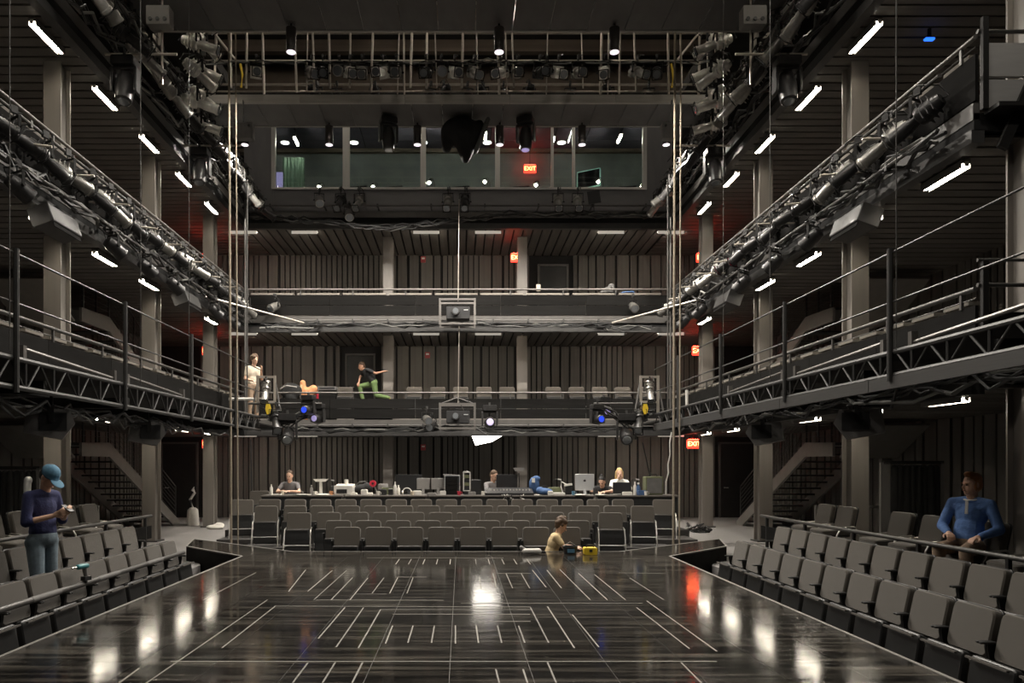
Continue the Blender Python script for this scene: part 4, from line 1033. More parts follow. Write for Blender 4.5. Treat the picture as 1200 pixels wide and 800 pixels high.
# ------------------------------------------------------------------ side platforms with trussed edge
PX, PYA, PYB = 4.6, 3.6, 17.3
for sx, side in ((-1, 'left'), (1, 'right')):
    e = empty('truss_platform', 'black trussed catwalk with posts and wire rails along the %s lower gallery' % side, 'catwalk', (sx * PX, 0, 0))
    zb, zt = (2.30, 2.60) if sx < 0 else (2.42, 2.66)
    for z_ in (zb, zt):
        m = MB(); m.cyl((0, PYA, z_), (0, PYB, z_), 0.030, 8); m.build('chord', 'dark_steel', e, True)
    if sx > 0:
        n = 6; s = (PYB - PYA) / n
        for k in range(n): piece('edge_board', e, (-0.01, PYA + s * (k + 0.5), 2.345), (0.05, s - 0.012, 0.13), 'dark_steel')
    n = 25; s = (PYB - PYA) / n; mv = MB(); mv.cyl((0, 0, 0), (0, 0, zt - zb), 0.018, 6); mv = mv.mesh('upright', 'dark_steel')
    md = MB(); md.cyl((0, 0, 0), (0, s * 0.46, zt - zb), 0.013, 6); md = md.mesh('diagonal', 'dark_steel')
    md2 = MB(); md2.cyl((0, s * 0.46, zt - zb), (0, s * 0.92, 0), 0.013, 6); md2 = md2.mesh('diagonal', 'dark_steel')
    for k in range(n):
        link('upright', mv, e, (0, PYA + s * k, zb)); link('diagonal', md, e, (0, PYA + s * k + 0.02, zb)); link('diagonal', md2, e, (0, PYA + s * k + 0.02, zb))
    for k in range(6): piece('deck_plate', e, (sx * 0.85, PYA + (PYB - PYA) * (k + 0.5) / 6, zt + 0.0), (1.62, (PYB - PYA) / 6 - 0.01, 0.04), 'black_steel')
    piece('deck_plate', e, (sx * 1.2, 19.5, zt), (1.0, 4.35, 0.04), 'black_steel')
    for k in range(7): piece('joist', e, (sx * 0.85, PYA + 0.6 + 2.1 * k, zb + 0.06), (1.66, 0.07, 0.14), 'black_steel')
    for y_ in (5.2, 7.75, 10.27, 12.8, 15.3):
        m = MB(); m.cyl((-sx * 0.04, y_, zb - 0.06), (-sx * 0.04, y_, 3.74), 0.030, 8); m.build('post', 'dark_steel', e, True)
    for z_ in (3.70, 3.18):
        m = MB(); m.cyl((-sx * 0.02, PYA, z_), (-sx * 0.02, PYB, z_), 0.011, 6); m.build('wire_rail', 'dark_steel', e)
    for a, c in ((8.0, 10.1), (10.5, 12.6), (5.4, 7.5)):
        m = MB(); m.cyl((0.05 * sx, a, zt + 0.14), (0.05 * sx, c, zt + 0.06), 0.022, 8); m.build('clamped_pipe', 'cage', e, True)
        for y_ in (a, c): m = MB(); m.box((0.05 * sx, y_, zt + 0.09), (0.07, 0.06, 0.16)); m.build('clamp', 'cage', e)
    for k, (y_, x_) in enumerate(((7.62, 4.55), (10.9, 4.62), (13.2, 4.75))):
        pipe_run('suspension_wire', (sx * x_, y_, 2.66), (sx * x_, y_, 12.0 if k else 13.8), 0.0055, 'thin vertical suspension wire rising from the %s catwalk, %s' % (side, ['by its near post', 'by its middle post', 'by its far post'][k]), 'rail')
    cable_run([(sx * 5.0, 6.0, zb - 0.06), (sx * 5.0, 16.8, zb - 0.06)], 'black cables slung under the %s catwalk' % side, 5, 0.02, 0.10, sag=0.12)
    # loudspeakers below the catwalk
    for y_, lab in ((9.25, 'near'), (12.1, 'far')):
        e = empty('loudspeaker', 'wedge loudspeaker hung under the %s catwalk, %s one' % (side, lab), 'loudspeaker', (sx * 5.02, y_, 2.02), sx * R(-28))
        m = MB(); m.prism([(-0.30, -0.14), (0.12, -0.22), (0.26, -0.02), (0.20, 0.15), (-0.26, 0.15)], -0.18, 0.18, 'y'); 
        if sx > 0: m.v = [(-x, y, z) for x, y, z in m.v]
        m.build('cabinet', 'stone_grey', e)
        m = MB(); m.box((-sx * 0.02, -0.186, 0.0), (0.30, 0.012, 0.22)); m.build('grille', 'black_plastic', e)
        m = MB(); m.box((0, 0, 0.19), (0.08, 0.42, 0.02)); m.box((0, -0.21, 0.09), (0.06, 0.015, 0.2)); m.box((0, 0.21, 0.09), (0.06, 0.015, 0.2)); m.cyl((0, 0, 0.2), (0, 0, 0.36), 0.02); m.build('bracket', 'black_steel', e)
    for y_, lab in ((11.5, 'near'), (17.0, 'far')):
        e = empty('speaker_box', 'long dark speaker box fixed under the %s upper gallery edge, %s one' % (side, lab), 'loudspeaker', (sx * 6.2, y_, 5.22))
        m = MB(); m.rbox((0, 0, 0), (0.34, 0.85, 0.30), 0.03, (0, sx * R(20), 0)); m.build('cabinet', 'dark_steel', e)
        m = MB(); m.box((-sx * 0.165, 0, -0.06), (0.012, 0.78, 0.22), (0, sx * R(20), 0)); m.build('grille', 'fascia', e)
        m = MB(); m.box((0, 0, 0.18), (0.06, 0.06, 0.12)); m.build('bracket', 'black_steel', e)
    # end tower: pipe frame with a hanging instrument, lights below
    px_f, px_y = (312, 'left') if sx < 0 else (761, 'right')
    yt = 17.25; fx = SX(px_f, yt)
    e = empty('end_frame', 'aluminium frame standing on the %s catwalk end' % side, 'frame', (fx, yt, 2.70))
    h = SZ(440, yt) - 2.70
    for s in (-1, 1): piece('frame_leg', e, (s * 0.20, 0, h / 2), (0.05, 0.06, h), 'pipe')
    for z_ in (h - 0.03, 0.25): piece('frame_bar', e, (0, 0, z_), (0.40, 0.05, 0.05), 'pipe')
    for s in (-1, 1):
        m = MB(); m.box((s * 0.26, 0.02, 0.42), (0.03, 0.04, 0.78), (0, s * R(-10), 0)); m.build('brace', 'stone_grey', e)
    hang(ELS, (fx, yt, SZ(443, yt)), R(0), R(55), 'silver spotlight inside the %s end frame' % side, None, 0.8)
    zt2 = SZ(478, yt); cxp = -sx * 0.0
    pipe_run('cross_pipe', (fx - 0.4, yt - 0.05, zt2 + 0.10), (fx - sx * 1.30, yt - 0.05, zt2 + 0.10), 0.026, 'horizontal pipe reaching inwards from the %s end frame' % side, 'rail')
    bx_, bz_ = (359, 480) if sx < 0 else (702, 491); lx_, lz_ = (370, 490) if sx < 0 else (710, 482)
    hang(MVB, (SX(bx_, yt - 0.3), yt - 0.05, SZ(bz_, yt - 0.3) + 0.40), R(sx * 18), R(0), 'black moving light with a blue lens off the %s end frame' % side, None, 0.72)
    hang(MVL, (SX(lx_, yt), yt + 0.28, SZ(lz_, yt) + 0.40), R(sx * 15), R(0), 'black moving light with a pale lilac lens off the %s end frame' % side, None, 0.72)
    if sx < 0: pipe_run('white_pipe', (SX(267, yt), yt + 0.1, SZ(467, yt)), (SX(307, yt), yt + 0.1, SZ(467, yt)), 0.035, 'short white pipe across the left end frame foot', 'white_plastic')
    else: pipe_run('white_pipe', (SX(805, 16.4), 16.4, 2.68), (SX(805, 16.4), 16.4, SZ(457, 16.4)), 0.035, 'short white pipe standing on the right catwalk', 'white_plastic')
    hang(MOV, (SX(338 if sx < 0 else 733, yt), yt - 0.1, SZ(482, yt)), R(sx * -10), R(25), 'large black moving light pointing down off the %s end frame' % side)
    hang(ELL, (fx - sx * 0.25, yt - 0.1, zt2 + 0.08), R(-sx * 20), R(40), 'black spotlight hung beside the %s end frame' % side)
    e = empty('yellow_tag', 'yellow safety tag hanging at the %s end frame' % side, 'tag', (SX(314 if sx < 0 else 756, yt - 0.15), yt - 0.15, SZ(485, yt)))
    m = MB(); m.prism([(-0.04, 0.22), (0.04, 0.22), (0.07, 0.12), (0.04, 0.0), (-0.02, -0.02), (-0.06, 0.10)], -0.015, 0.015, 'y'); m.build('cloth', 'yellow', e)
    cable_run([(fx, yt - 0.05, zt2 - 0.1), (fx - sx * 0.5, yt - 0.05, zt2 - 0.35), (fx - sx * 1.1, yt - 0.0, zt2 + 0.05)], 'tangle of black cables under the %s end frame' % side, 7, 0.02, 0.12)
    # rope pairs
    for k, px in enumerate((271, 279) if sx < 0 else (789, 796)):
        rr = pipe_run('hanging_rope', (SX(px, 15.1), 15.1, -0.26), (SX(px + (-3 if sx < 0 else 2), 15.1), 15.1, 10.6), 0.016 if k else 0.024, '%s tan rope hanging from the bridge at the %s stage corner' % (['thick', 'thin'][k], side), 'rope')
    # yellow straps on the bridge uprights
    e = empty('yellow_strap', 'yellow strap hanging from the %s bridge upright' % side, 'strap', (SX(283 if sx < 0 else 787, 17.4), 17.38, 10.32))
    m = MB(); m.tube([(0, 0, 0), (0.03, -0.01, 0.3), (-0.02, 0, 0.55)], 0.03, 6); m.build('webbing', 'yellow', e)

# two framed projectors hung on the axis, and the lit work lamp
for k, (py, lab) in enumerate(((367, 'upper'), (488, 'lower'))):
    y_ = 21.0; x_ = SX(536, y_); z_ = SZ(py, y_)
    e = empty('projector_cage', 'black projector in a hung pipe cage before the %s rear gallery' % lab, 'projector', (x_, y_, z_))
    m = MB(); m.rbox((0.02, 0, -0.02), (0.66, 0.45, 0.34), 0.03); pj = m.build('projector_body', 'black_plastic', e, True)
    m = MB(); m.cyl((-0.05, -0.26, 0.0), (-0.05, -0.36, 0.0), 0.11, 16); m.build('lens_barrel', 'light_body', pj, True)
    m = MB(); m.lathe([(0, 0.085), (0.006, 0.08)], (-0.05, -0.358, 0), (0, -1, 0), 14); m.build('lens', 'lens', pj)
    m = MB(); m.box((0.24, -0.28, 0.04), (0.12, 0.01, 0.02)); m.build('badge', 'aluminium', pj)
    for s in (-1, 1):
        piece('cage_post', e, (s * 0.49, -0.25, 0), (0.05, 0.05, 0.74), 'cage'); piece('cage_post', e, (s * 0.49, 0.25, 0), (0.05, 0.05, 0.74), 'cage')
    for z2 in (-0.34, 0.34): piece('cage_bar', e, (0, -0.25, z2), (0.98, 0.05, 0.05), 'cage'); piece('cage_bar', e, (0, 0.25, z2), (0.98, 0.05, 0.05), 'cage')
    if k: m = MB(); m.tube([(-0.45, -0.2, 0.36), (0.0, -0.2, 0.52), (0.45, -0.2, 0.36)], 0.014); m.tube([(0, -0.2, 0.5), (0.4, -0.22, -0.25)], 0.012); m.build('sling', 'rail', e)
    pipe_run('hoist_cable', (x_ + 0.02, y_, z_ + 0.35), (x_ + 0.05, y_, (9.0 if k == 0 else SZ(382, y_))), 0.013, 'pale hoist cable holding the %s projector cage' % lab, 'pipe')
o = hang(PAS, (SX(500, 21.2), 21.2, SZ(478, 21.2)), R(20), R(20), 'silver par lamp left of the lower projector cage')
m = MB(); m.cyl((0, 0.03, 0), (0.1, 0.38, -0.44), 0.014, 6); m.build('boom', 'dark_steel', o)
o = hang(PAR, (SX(506, 21.3), 21.3, SZ(485, 21.2)), R(-20), R(20), 'black par lamp left of the lower projector cage')
m = MB(); m.cyl((0, 0.03, 0), (-0.1, 0.28, -0.27), 0.014, 6); m.build('boom', 'dark_steel', o)
o = hang(MVL, (SX(574, 21.0), 21.1, SZ(472, 21.0)), R(0), R(0), 'moving light with a small lilac lens right of the lower projector cage')
m = MB(); m.cyl((0, 0.04, -0.05), (0, 0.52, -0.62), 0.02, 6); m.build('boom', 'dark_steel', o)
y_ = 20.6
e = empty('work_lamp', 'lit white work lamp shade tilted below the lower projector cage', 'lamp', (SX(570, y_), y_, SZ(513, y_)))
m = MB(); m.prism([(-0.40, 0.05), (0.42, 0.05), (0.16, -0.10), (-0.30, -0.20)], -0.10, 0.12, 'y'); m.build('diffuser', 'work_glow', e)
m = MB(); m.box((0, 0.0, 0.075), (0.86, 0.30, 0.04)); m.build('housing', 'black_plastic', e); m = MB(); m.cyl((0, 0, 0.09), (SX(536, 21.0) + 0.47 - SX(570, y_), 0.17, 0.33), 0.016); m.cyl((0, 0, 0.09), (0, 1.26, 0.44), 0.016); m.build('arm', 'dark_steel', e)

# black cloth-covered unit under the bridge
def blob(parts, voxel, name, material, smooth_it=4):
    mb = MB()
    for p in parts:
        if p[0] == 'c': mb.cap(p[1], p[2], p[3], p[4])
        else: mb.ball(p[1], p[2], 14, 10, p[3] if len(p) > 3 else None)
    me = mb.mesh(name, material)
    tmp = bpy.data.objects.new('tmp', me); col.objects.link(tmp)
    md = tmp.modifiers.new('r', 'REMESH'); md.mode = 'VOXEL'; md.voxel_size = voxel
    sm = tmp.modifiers.new('s', 'SMOOTH'); sm.iterations = smooth_it; sm.factor = 0.5
    dg = bpy.context.evaluated_depsgraph_get(); dg.update()
    out = bpy.data.meshes.new_from_object(tmp.evaluated_get(dg)); out.name = name
    bpy.data.objects.remove(tmp); bpy.data.meshes.remove(me)
    out.materials.clear(); out.materials.append(MATS[material])
    out.polygons.foreach_set('use_smooth', [True] * len(out.polygons)); out.update()
    return out
e = empty('covered_unit', 'black cloth-covered unit hanging under the bridge before the booth', 'covered light', (SX(540, 18.2), 18.2, 9.45))
link('cover', blob([('b', (0, 0, 0.2), (0.5, 0.35, 0.35)), ('c', (0.1, 0, 0.1), 0.35, (0.12, 0, -0.45), 0.12), ('c', (-0.3, 0, 0.2), 0.2, (-0.35, 0, -0.2), 0.12), ('c', (0.45, -0.05, 0.35), 0.12, (0.2, -0.05, -0.4), 0.08)], 0.04, 'cover', 'drape'), e)
link('lining', blob([('c', (0.66, -0.1, 0.45), 0.07, (0.36, -0.12, -0.35), 0.06)], 0.03, 'lining', 'drape_grey'), e)
m = MB(); m.cyl((0, 0, 0.5), (0, 0, 0.56), 0.03); m.build('hanger', 'dark_steel', e)

# ------------------------------------------------------------------ control tables and what stands on them
TZ, TY = 0.80, 17.15
for k in range(5):
    x0 = -4.45 + 1.9 * k
    e = empty('folding_table', 'dark folding table of the control row, %s' % ['under the grey-shirted man', 'under the white printer', 'under the rack case', 'under the mixing console', 'under the silver computer'][k], 'table', (x0 + 0.93, TY, 0.031))
    m = MB(); m.rbox((0, 0, TZ - 0.051), (1.86, 0.78, 0.04), 0.02, None, 'z'); m.build('table_top', 'table_top', e)
    m = MB(); m.box((0, -0.37, 0.52), (1.80, 0.012, 0.44)); m.build('skirt', 'drape', e)
    for sx in (-1, 1):
        for sy in (-1, 1): m = MB(); m.cyl((sx * 0.82, sy * 0.30, 0.0), (sx * 0.80, sy * 0.30, TZ - 0.07), 0.016, 8); m.build('leg', 'chrome', e)
def on_table(px, dy=0.0): return (SX(px, TY + dy), TY + dy, TZ + 0.001)
def bottle(px, dy, m_, lab, h=0.20, grp=None):
    e = empty('bottle', lab, 'bottle', on_table(px, dy), 0, grp)
    m = MB(); m.lathe([(0, 0.034), (0.01, 0.036), (h * 0.65, 0.036), (h * 0.8, 0.016), (h * 0.92, 0.014)]); m.build('body', m_, e, True)
    m = MB(); m.lathe([(h * 0.92, 0.017), (h, 0.017)]); m.build('cap', 'white_plastic', e)
def papers(px, dy, lab, rz=0.2, w=0.22):
    e = empty('paper_stack', lab, 'paper', on_table(px, dy), rz)
    for k in range(3): piece('sheet', e, (jit(0.02), jit(0.02), 0.004 + 0.007 * k), (w, 0.3, 0.006), 'paper', (0, 0, jit(0.15)))
bottle(318, 0.0, 'white_plastic', 'white bottle beside the grey-shirted man', 0.24)
papers(324, -0.22, 'white papers by the white bottle'); papers(352, -0.24, 'white script in front of the grey-shirted man', -0.1, 0.42); papers(379, -0.2, 'loose papers before the flared lectern stand', 0.4, 0.36)
bottle(365, 0.1, 'grey_plastic', 'grey water bottle between man and lectern stand', 0.22)
e = empty('lectern_stand', 'pale flared stand on the control table', 'stand', on_table(376, 0.1))
m = MB(); m.box((0, 0, 0.155), (0.06, 0.05, 0.30)); m.build('column', 'white_plastic', e)
m = MB(); m.prism([(-0.17, 0.36), (0.17, 0.36), (0.11, 0.30), (-0.11, 0.30)], -0.06, 0.06, 'y'); m.build('tray', 'white_plastic', e)
m = MB(); m.rbox((0, 0, 0.01), (0.24, 0.2, 0.02), 0.03, None, 'z'); m.build('foot', 'white_plastic', e)
e = empty('printer', 'white printer with papers on top on the control table', 'printer', on_table(404, 0.0))
m = MB(); m.rbox((0, 0, 0.11), (0.44, 0.38, 0.21), 0.03); m.build('body', 'white_plastic', e, True)
m = MB(); m.box((-0.04, -0.19, 0.085), (0.24, 0.012, 0.09)); m.build('tray_slot', 'black_plastic', e)
m = MB(); m.box((0.02, 0.02, 0.225), (0.40, 0.3, 0.02), (R(4), 0, 0.05)); m.build('lid', 'paper', e)
e = empty('paper_roll', 'white paper roll standing on the printer', 'paper', (*on_table(406, 0.02)[:2], TZ + 0.242)); m = MB(); m.cyl((0, 0, 0), (0, 0, 0.11), 0.045, 12); m.build('roll', 'paper', e, True); m = MB(); m.cyl((0, 0, 0.11), (0, 0, 0.116), 0.018, 10); m.build('core', 'grey_plastic', e)
e = empty('tool_bag', 'black equipment bag beside the printer', 'bag', on_table(424, 0.15))
link('bag_body', blob([('b', (0, 0, 0.12), (0.20, 0.14, 0.12)), ('b', (0.12, 0, 0.14), (0.14, 0.12, 0.14))], 0.02, 'bag_body', 'drape'), e); m = MB(); m.tube([(-0.15, 0, 0.2), (-0.05, 0, 0.30), (0.08, 0, 0.30), (0.18, 0, 0.22)], 0.012); m.build('handle', 'cable_grey', e)
e = empty('tape_reel', 'red reel standing upright on a gooseneck', 'reel', on_table(437, -0.05))
m = MB(); m.cyl((0, -0.03, 0.26), (0, 0.03, 0.26), 0.075, 14); m.build('reel', 'red_plastic', e, True); m = MB(); m.cyl((0, -0.04, 0.26), (0, 0.04, 0.26), 0.028, 10); m.build('hub', 'black_plastic', e, True)
m = MB(); m.tube([(0.10, 0, 0), (0.08, 0, 0.10), (0.02, 0.01, 0.20), (0, 0.035, 0.26)], 0.014); m.build('gooseneck', 'cable_grey', e, True); m = MB(); m.lathe([(0, 0.06), (0.015, 0.055)], (0.10, 0, 0)); m.build('base', 'grey_plastic', e)
def small_box(px, dy, size, m_, lab, cat='box', lidm=None, z=0, name='small_box'):
    x, y, z0 = on_table(px, dy); e = empty(name, lab, cat, (x, y, z0 + z), jit(0.2))
    m = MB(); m.rbox((0, 0, size[2] / 2), size, 0.012); m.build('body', m_, e, True)
    m = MB(); m.box((0, 0, size[2] + 0.004), (size[0] * 0.8, size[1] * 0.7, 0.008)); m.build('lid', lidm or m_, e)
small_box(427, -0.2, (0.14, 0.14, 0.12), 'white_plastic', 'small white cube before the black bag'); small_box(434, -0.25, (0.12, 0.10, 0.05), 'paper', 'flat white box before the red reel')
small_box(455, 0.1, (0.30, 0.2, 0.16), 'olive', 'dark olive gear box left of the white bottles', lidm='black_plastic'); small_box(448, -0.15, (0.2, 0.15, 0.12), 'black_plastic', 'small black device with a pale cable'); small_box(458, -0.2, (0.10, 0.08, 0.14), 'black_plastic', 'black radio charger before the olive box', lidm='white_plastic')
bottle(463, -0.05, 'white_plastic', 'taller white bottle right of the olive box', 0.30); bottle(467, 0.02, 'paper', 'shorter white bottle right of the olive box', 0.22)
e = empty('headphones', 'pale headphones standing on the control table', 'headphones', on_table(477, -0.1))
m = MB(); m.tube([(0.10 * math.cos(R(180 - 20 * k)), 0, 0.06 + 0.10 * math.sin(R(180 - 20 * k))) for k in range(10)], 0.012); m.build('band', 'white_plastic', e, True)
for s in (-1, 1): m = MB(); m.cyl((s * 0.085, 0, 0.05), (s * 0.115, 0, 0.05), 0.048, 12); m.build('ear_cup', 'white_plastic', e, True)
small_box(489, -0.15, (0.20, 0.16, 0.09), 'white_plastic', 'white carton right of the headphones')
monitor(on_table(479, 0.2), 0, 0.62, 0.38, 'wide black monitor behind the headphones', stand=0.08)
monitor(on_table(496, 0.1), 0, 0.30, 0.26, 'black monitor with a pale top left of the rack case', 'grey_plastic', 0.12)
monitor(on_table(513, 0.12), R(8), 0.30, 0.26, 'black monitor with a pale top touching the rack case', 'grey_plastic', 0.12)
small_box(519, -0.2, (0.14, 0.06, 0.09), 'white_plastic', 'small white phone unit before the rack case')
e = empty('rack_case', 'black equipment rack with silver edges on the control table', 'rack case', on_table(530, 0.05))
m = MB(); m.box((0, 0, 0.22), (0.34, 0.34, 0.43)); m.build('body', 'black_plastic', e)
for s in (-1, 1): piece('edge', e, (s * 0.17, -0.17, 0.22), (0.018, 0.018, 0.44), 'aluminium')
piece('edge', e, (0, -0.17, 0.44), (0.36, 0.018, 0.02), 'aluminium')
for k in range(4): piece('rack_unit', e, (-0.02, -0.175, 0.07 + 0.095 * k), (0.28, 0.012, 0.085), 'fascia')
m = MB(); m.box((-0.02, 0, 0.455), (0.38, 0.30, 0.02), (0, 0.05, 0)); m.build('lid', 'grey_plastic', e)
e = empty('module_rack', 'narrow upright rack frame with glinting modules', 'rack', on_table(547, 0.05))
for s in (-1, 1): piece('side_rail', e, (s * 0.075, 0, 0.30), (0.025, 0.10, 0.44), 'white_plastic')
for z_ in (0.09, 0.52): piece('cross_rail', e, (0, 0, z_), (0.17, 0.10, 0.025), 'white_plastic')
for k in range(4): piece('module', e, (0, 0.0, 0.15 + 0.09 * k), (0.12, 0.08, 0.07), 'olive' if k % 2 else 'black_plastic')
piece('foot', e, (0, 0, 0.04), (0.14, 0.12, 0.08), 'black_plastic')
small_box(558, 0.1, (0.22, 0.28, 0.34), 'black_plastic', 'black amplifier unit right of the rack frame', 'amplifier')
# mixing console and neighbours
e = empty('mixing_console', 'black sloping mixing console with small white knobs', 'mixing console', on_table(596, -0.05))
m = MB(); m.prism([(-0.28, 0), (0.28, 0), (0.28, 0.16), (-0.28, 0.05)], -0.55, 0.55, 'x'); m.build('body', 'black_plastic', e)
for k in range(14): m = MB(); m.box((-0.48 + 0.074 * k, 0.0, 0.115), (0.03, 0.02, 0.025)); m.build('fader', 'white_plastic', e)
cable_run([on_table(590, -0.36), (SX(602, 16.85), 16.85, 0.74), on_table(612, -0.36), (SX(622, 16.85), 16.85, 0.72), on_table(632, -0.36)], 'pale cables looping over the front of the console table', 4, 0.012, 0.05, 'white_plastic', 0.10)
e = empty('desk_lamp', 'tall black desk lamp with a pale flared shade behind the console', 'lamp', on_table(608, 0.31))
m = MB(); m.tube([(0, 0, 0), (0.01, 0, 0.3), (0, 0, 0.50)], 0.014); m.build('stem', 'black_plastic', e); m = MB(); m.prism([(-0.13, 0.62), (0.13, 0.62), (0.09, 0.54), (-0.09, 0.54)], -0.06, 0.06, 'y'); m.build('shade', 'grey_plastic', e); m = MB(); m.lathe([(0, 0.09), (0.02, 0.08)]); m.build('base', 'black_plastic', e)
monitor(on_table(594, 0.34), 0, 0.50, 0.32, 'wide black monitor behind the mixing console', stand=0.14)
e = empty('toolbox', 'dark blue cloth tool pouch standing behind the console', 'bag', on_table(626, 0.22)); link('pouch', blob([('b', (0, 0, 0.22), (0.13, 0.1, 0.2)), ('b', (0.05, 0, 0.36), (0.1, 0.08, 0.08))], 0.02, 'pouch', 'blue_cloth'), e); m = MB(); m.box((-0.03, -0.11, 0.33), (0.07, 0.02, 0.10)); m.build('flap', 'paper', e)
e = empty('blue_bag', 'bright blue bag on the control table', 'bag', on_table(638, -0.15)); link('bag_body', blob([('b', (0, 0, 0.08), (0.20, 0.13, 0.08)), ('b', (-0.1, 0, 0.1), (0.1, 0.1, 0.09))], 0.02, 'bag_body', 'blue_cloth'), e); m = MB(); m.tube([(-0.1, 0, 0.15), (0, 0, 0.22), (0.1, 0, 0.14)], 0.01); m.build('strap', 'cable', e)
small_box(650, 0.15, (0.30, 0.25, 0.16), 'olive', 'olive carton right of the blue bag'); small_box(655, -0.2, (0.28, 0.2, 0.05), 'white_plastic', 'flat white tray before the desk lamp')
e = empty('desk_lamp', 'jointed desk lamp with a white head left of the silver computer', 'lamp', on_table(660, 0.0))
m = MB(); m.tube([(0, 0, 0), (-0.05, 0, 0.18), (-0.04, 0, 0.30), (0.06, -0.03, 0.24)], 0.016); m.build('arm', 'white_plastic', e); m = MB(); m.box((0.11, -0.04, 0.23), (0.18, 0.07, 0.045), (0, R(-8), 0)); m.build('head', 'white_plastic', e); m = MB(); m.lathe([(0, 0.07), (0.02, 0.06)]); m.build('base', 'black_plastic', e)
small_box(666, 0.1, (0.16, 0.2, 0.22), 'black_plastic', 'small black loudspeaker left of the silver computer', 'loudspeaker')
# silver computer seen from behind, with its mark
e = monitor(on_table(685, -0.02), 0, 0.44, 0.38, 'silver desktop computer seen from its back with dark fruit mark', 'aluminium', 0.10)
e.name = 'desktop_computer'; e['category'] = 'computer'
m = MB(); m.ball((-0.012, -0.02, 0.325), (0.018, 0.004, 0.024)); m.ball((0.012, -0.02, 0.325), (0.018, 0.004, 0.024)); m.ball((0.008, -0.02, 0.358), (0.005, 0.004, 0.012), 10, 6, (0, R(35), 0)); m.build('fruit_mark', 'logo_dark', e, True)
papers(678, -0.28, 'papers before the silver computer', 0.3); papers(704, -0.28, 'white page before the dark-haired person', -0.4, 0.2)
monitor(on_table(729, -0.15), 0, 0.42, 0.26, 'black laptop screen before the blonde person', stand=0.03)
small_box(735, -0.3, (0.22, 0.12, 0.07), 'paper', 'pale pouch before the blonde person')
e = empty('water_bottle', 'blue bottles bundle right of the blonde person', 'bottle', on_table(748, 0.0), 0.3); m = MB(); m.lathe([(0, 0.05), (0.16, 0.05), (0.22, 0.02), (0.24, 0.02)]); m.build('body', 'blue_cloth', e, True); m = MB(); m.lathe([(0.24, 0.025), (0.28, 0.025)]); m.build('cap', 'white_plastic', e)
bottle(744, -0.1, 'paper', 'white spray bottle right of the blonde person', 0.30); small_box(752, -0.2, (0.2, 0.15, 0.10), 'blue_cloth', 'blue folded cloth before the camouflage case')
e = empty('camouflage_case', 'square camouflage-green case at the control table end', 'case', on_table(765, 0.0))
m = MB(); m.rbox((0, 0, 0.21), (0.40, 0.30, 0.42), 0.03); m.build('body', 'olive', e, True); m = MB(); m.box((0, -0.155, 0.21), (0.34, 0.012, 0.34)); m.build('front_pocket', 'stone_grey', e); m = MB(); m.tube([(-0.1, 0, 0.42), (-0.08, 0, 0.47), (0.08, 0, 0.47), (0.1, 0, 0.42)], 0.012); m.build('handle', 'black_plastic', e)
e = empty('flight_case', 'black flight case standing behind the camouflage-case end of the control tables', 'case', (SX(772, 16.5) + 0.1, 16.98 - 0.02, 0.031), 0)
e.location = (4.85, 17.95, 0.031)
m = MB(); m.box((0, 0, 0.33), (0.7, 0.55, 0.62)); m.build('body', 'fascia', e)
for s in (-1, 1):
    for z_ in (0.03, 0.63): piece('edge', e, (0, s * 0.275, z_), (0.7, 0.02, 0.03), 'channel')
e = empty('boom_stand', 'black boom stand leaning behind the camouflage case', 'stand', (SX(775, 17.8), 17.8, 0.031)); m = MB(); m.cyl((0, 0, 0.02), (-0.45, 0, 2.0), 0.018, 8); m.build('boom', 'black_plastic', e); m = MB(); m.lathe([(0, 0.16), (0.025, 0.14)]); m.build('base', 'black_plastic', e)
cable_run([(SX(786, 18.0), 18.0, 2.3), (SX(786, 18.0) - 0.05, 18.0, 1.5), (SX(780, 18.0), 18.0, 0.9), (SX(780, 18.0), 18.0, 0.06)], 'pale cable dropping at the right end of the control tables', 1, 0.014, 0.02, 'white_plastic', 0)
e = empty('black_pole', 'slim black pole standing behind the left end of the control tables', 'stand', (SX(296, 18.6), 18.6, 0.031)); m = MB(); m.cyl((0, 0, 0), (-0.05, 0, 2.1), 0.02, 8); m.build('pole', 'black_plastic', e); m = MB(); m.lathe([(0, 0.15), (0.025, 0.13)]); m.build('base', 'black_plastic', e)

# cups, radios and small gear filling the table row
for px, dy, m_, lab in ((331, -0.05, 'shirt_cream', 'cream mug left of the grey-shirted man'), (369, -0.28, 'paper', 'white cup before the grey water bottle'), (388, -0.25, 'orange_cloth', 'orange cup left of the printer'), (443, -0.28, 'paper', 'white cup right of the red reel'), (483, -0.28, 'shirt_cream', 'cream mug right of the headphones'), (538, -0.25, 'red_plastic', 'red mug before the rack case'), (566, -0.30, 'paper', 'white cup before the checked-shirt man'), (672, -0.30, 'cap_blue', 'blue mug left of the silver computer'), (757, -0.31, 'paper', 'white cup before the camouflage case')):
    e = empty('cup', lab, 'cup', on_table(px, dy)); m = MB(); m.lathe([(0, 0.032), (0.09, 0.042), (0.09, 0.037), (0.01, 0.028)], seg=12); m.build('body', m_, e, True)
    m = MB(); m.tube([(0.04, 0, 0.07), (0.07, 0, 0.06), (0.07, 0, 0.03), (0.036, 0, 0.02)], 0.006); m.build('handle', m_, e)
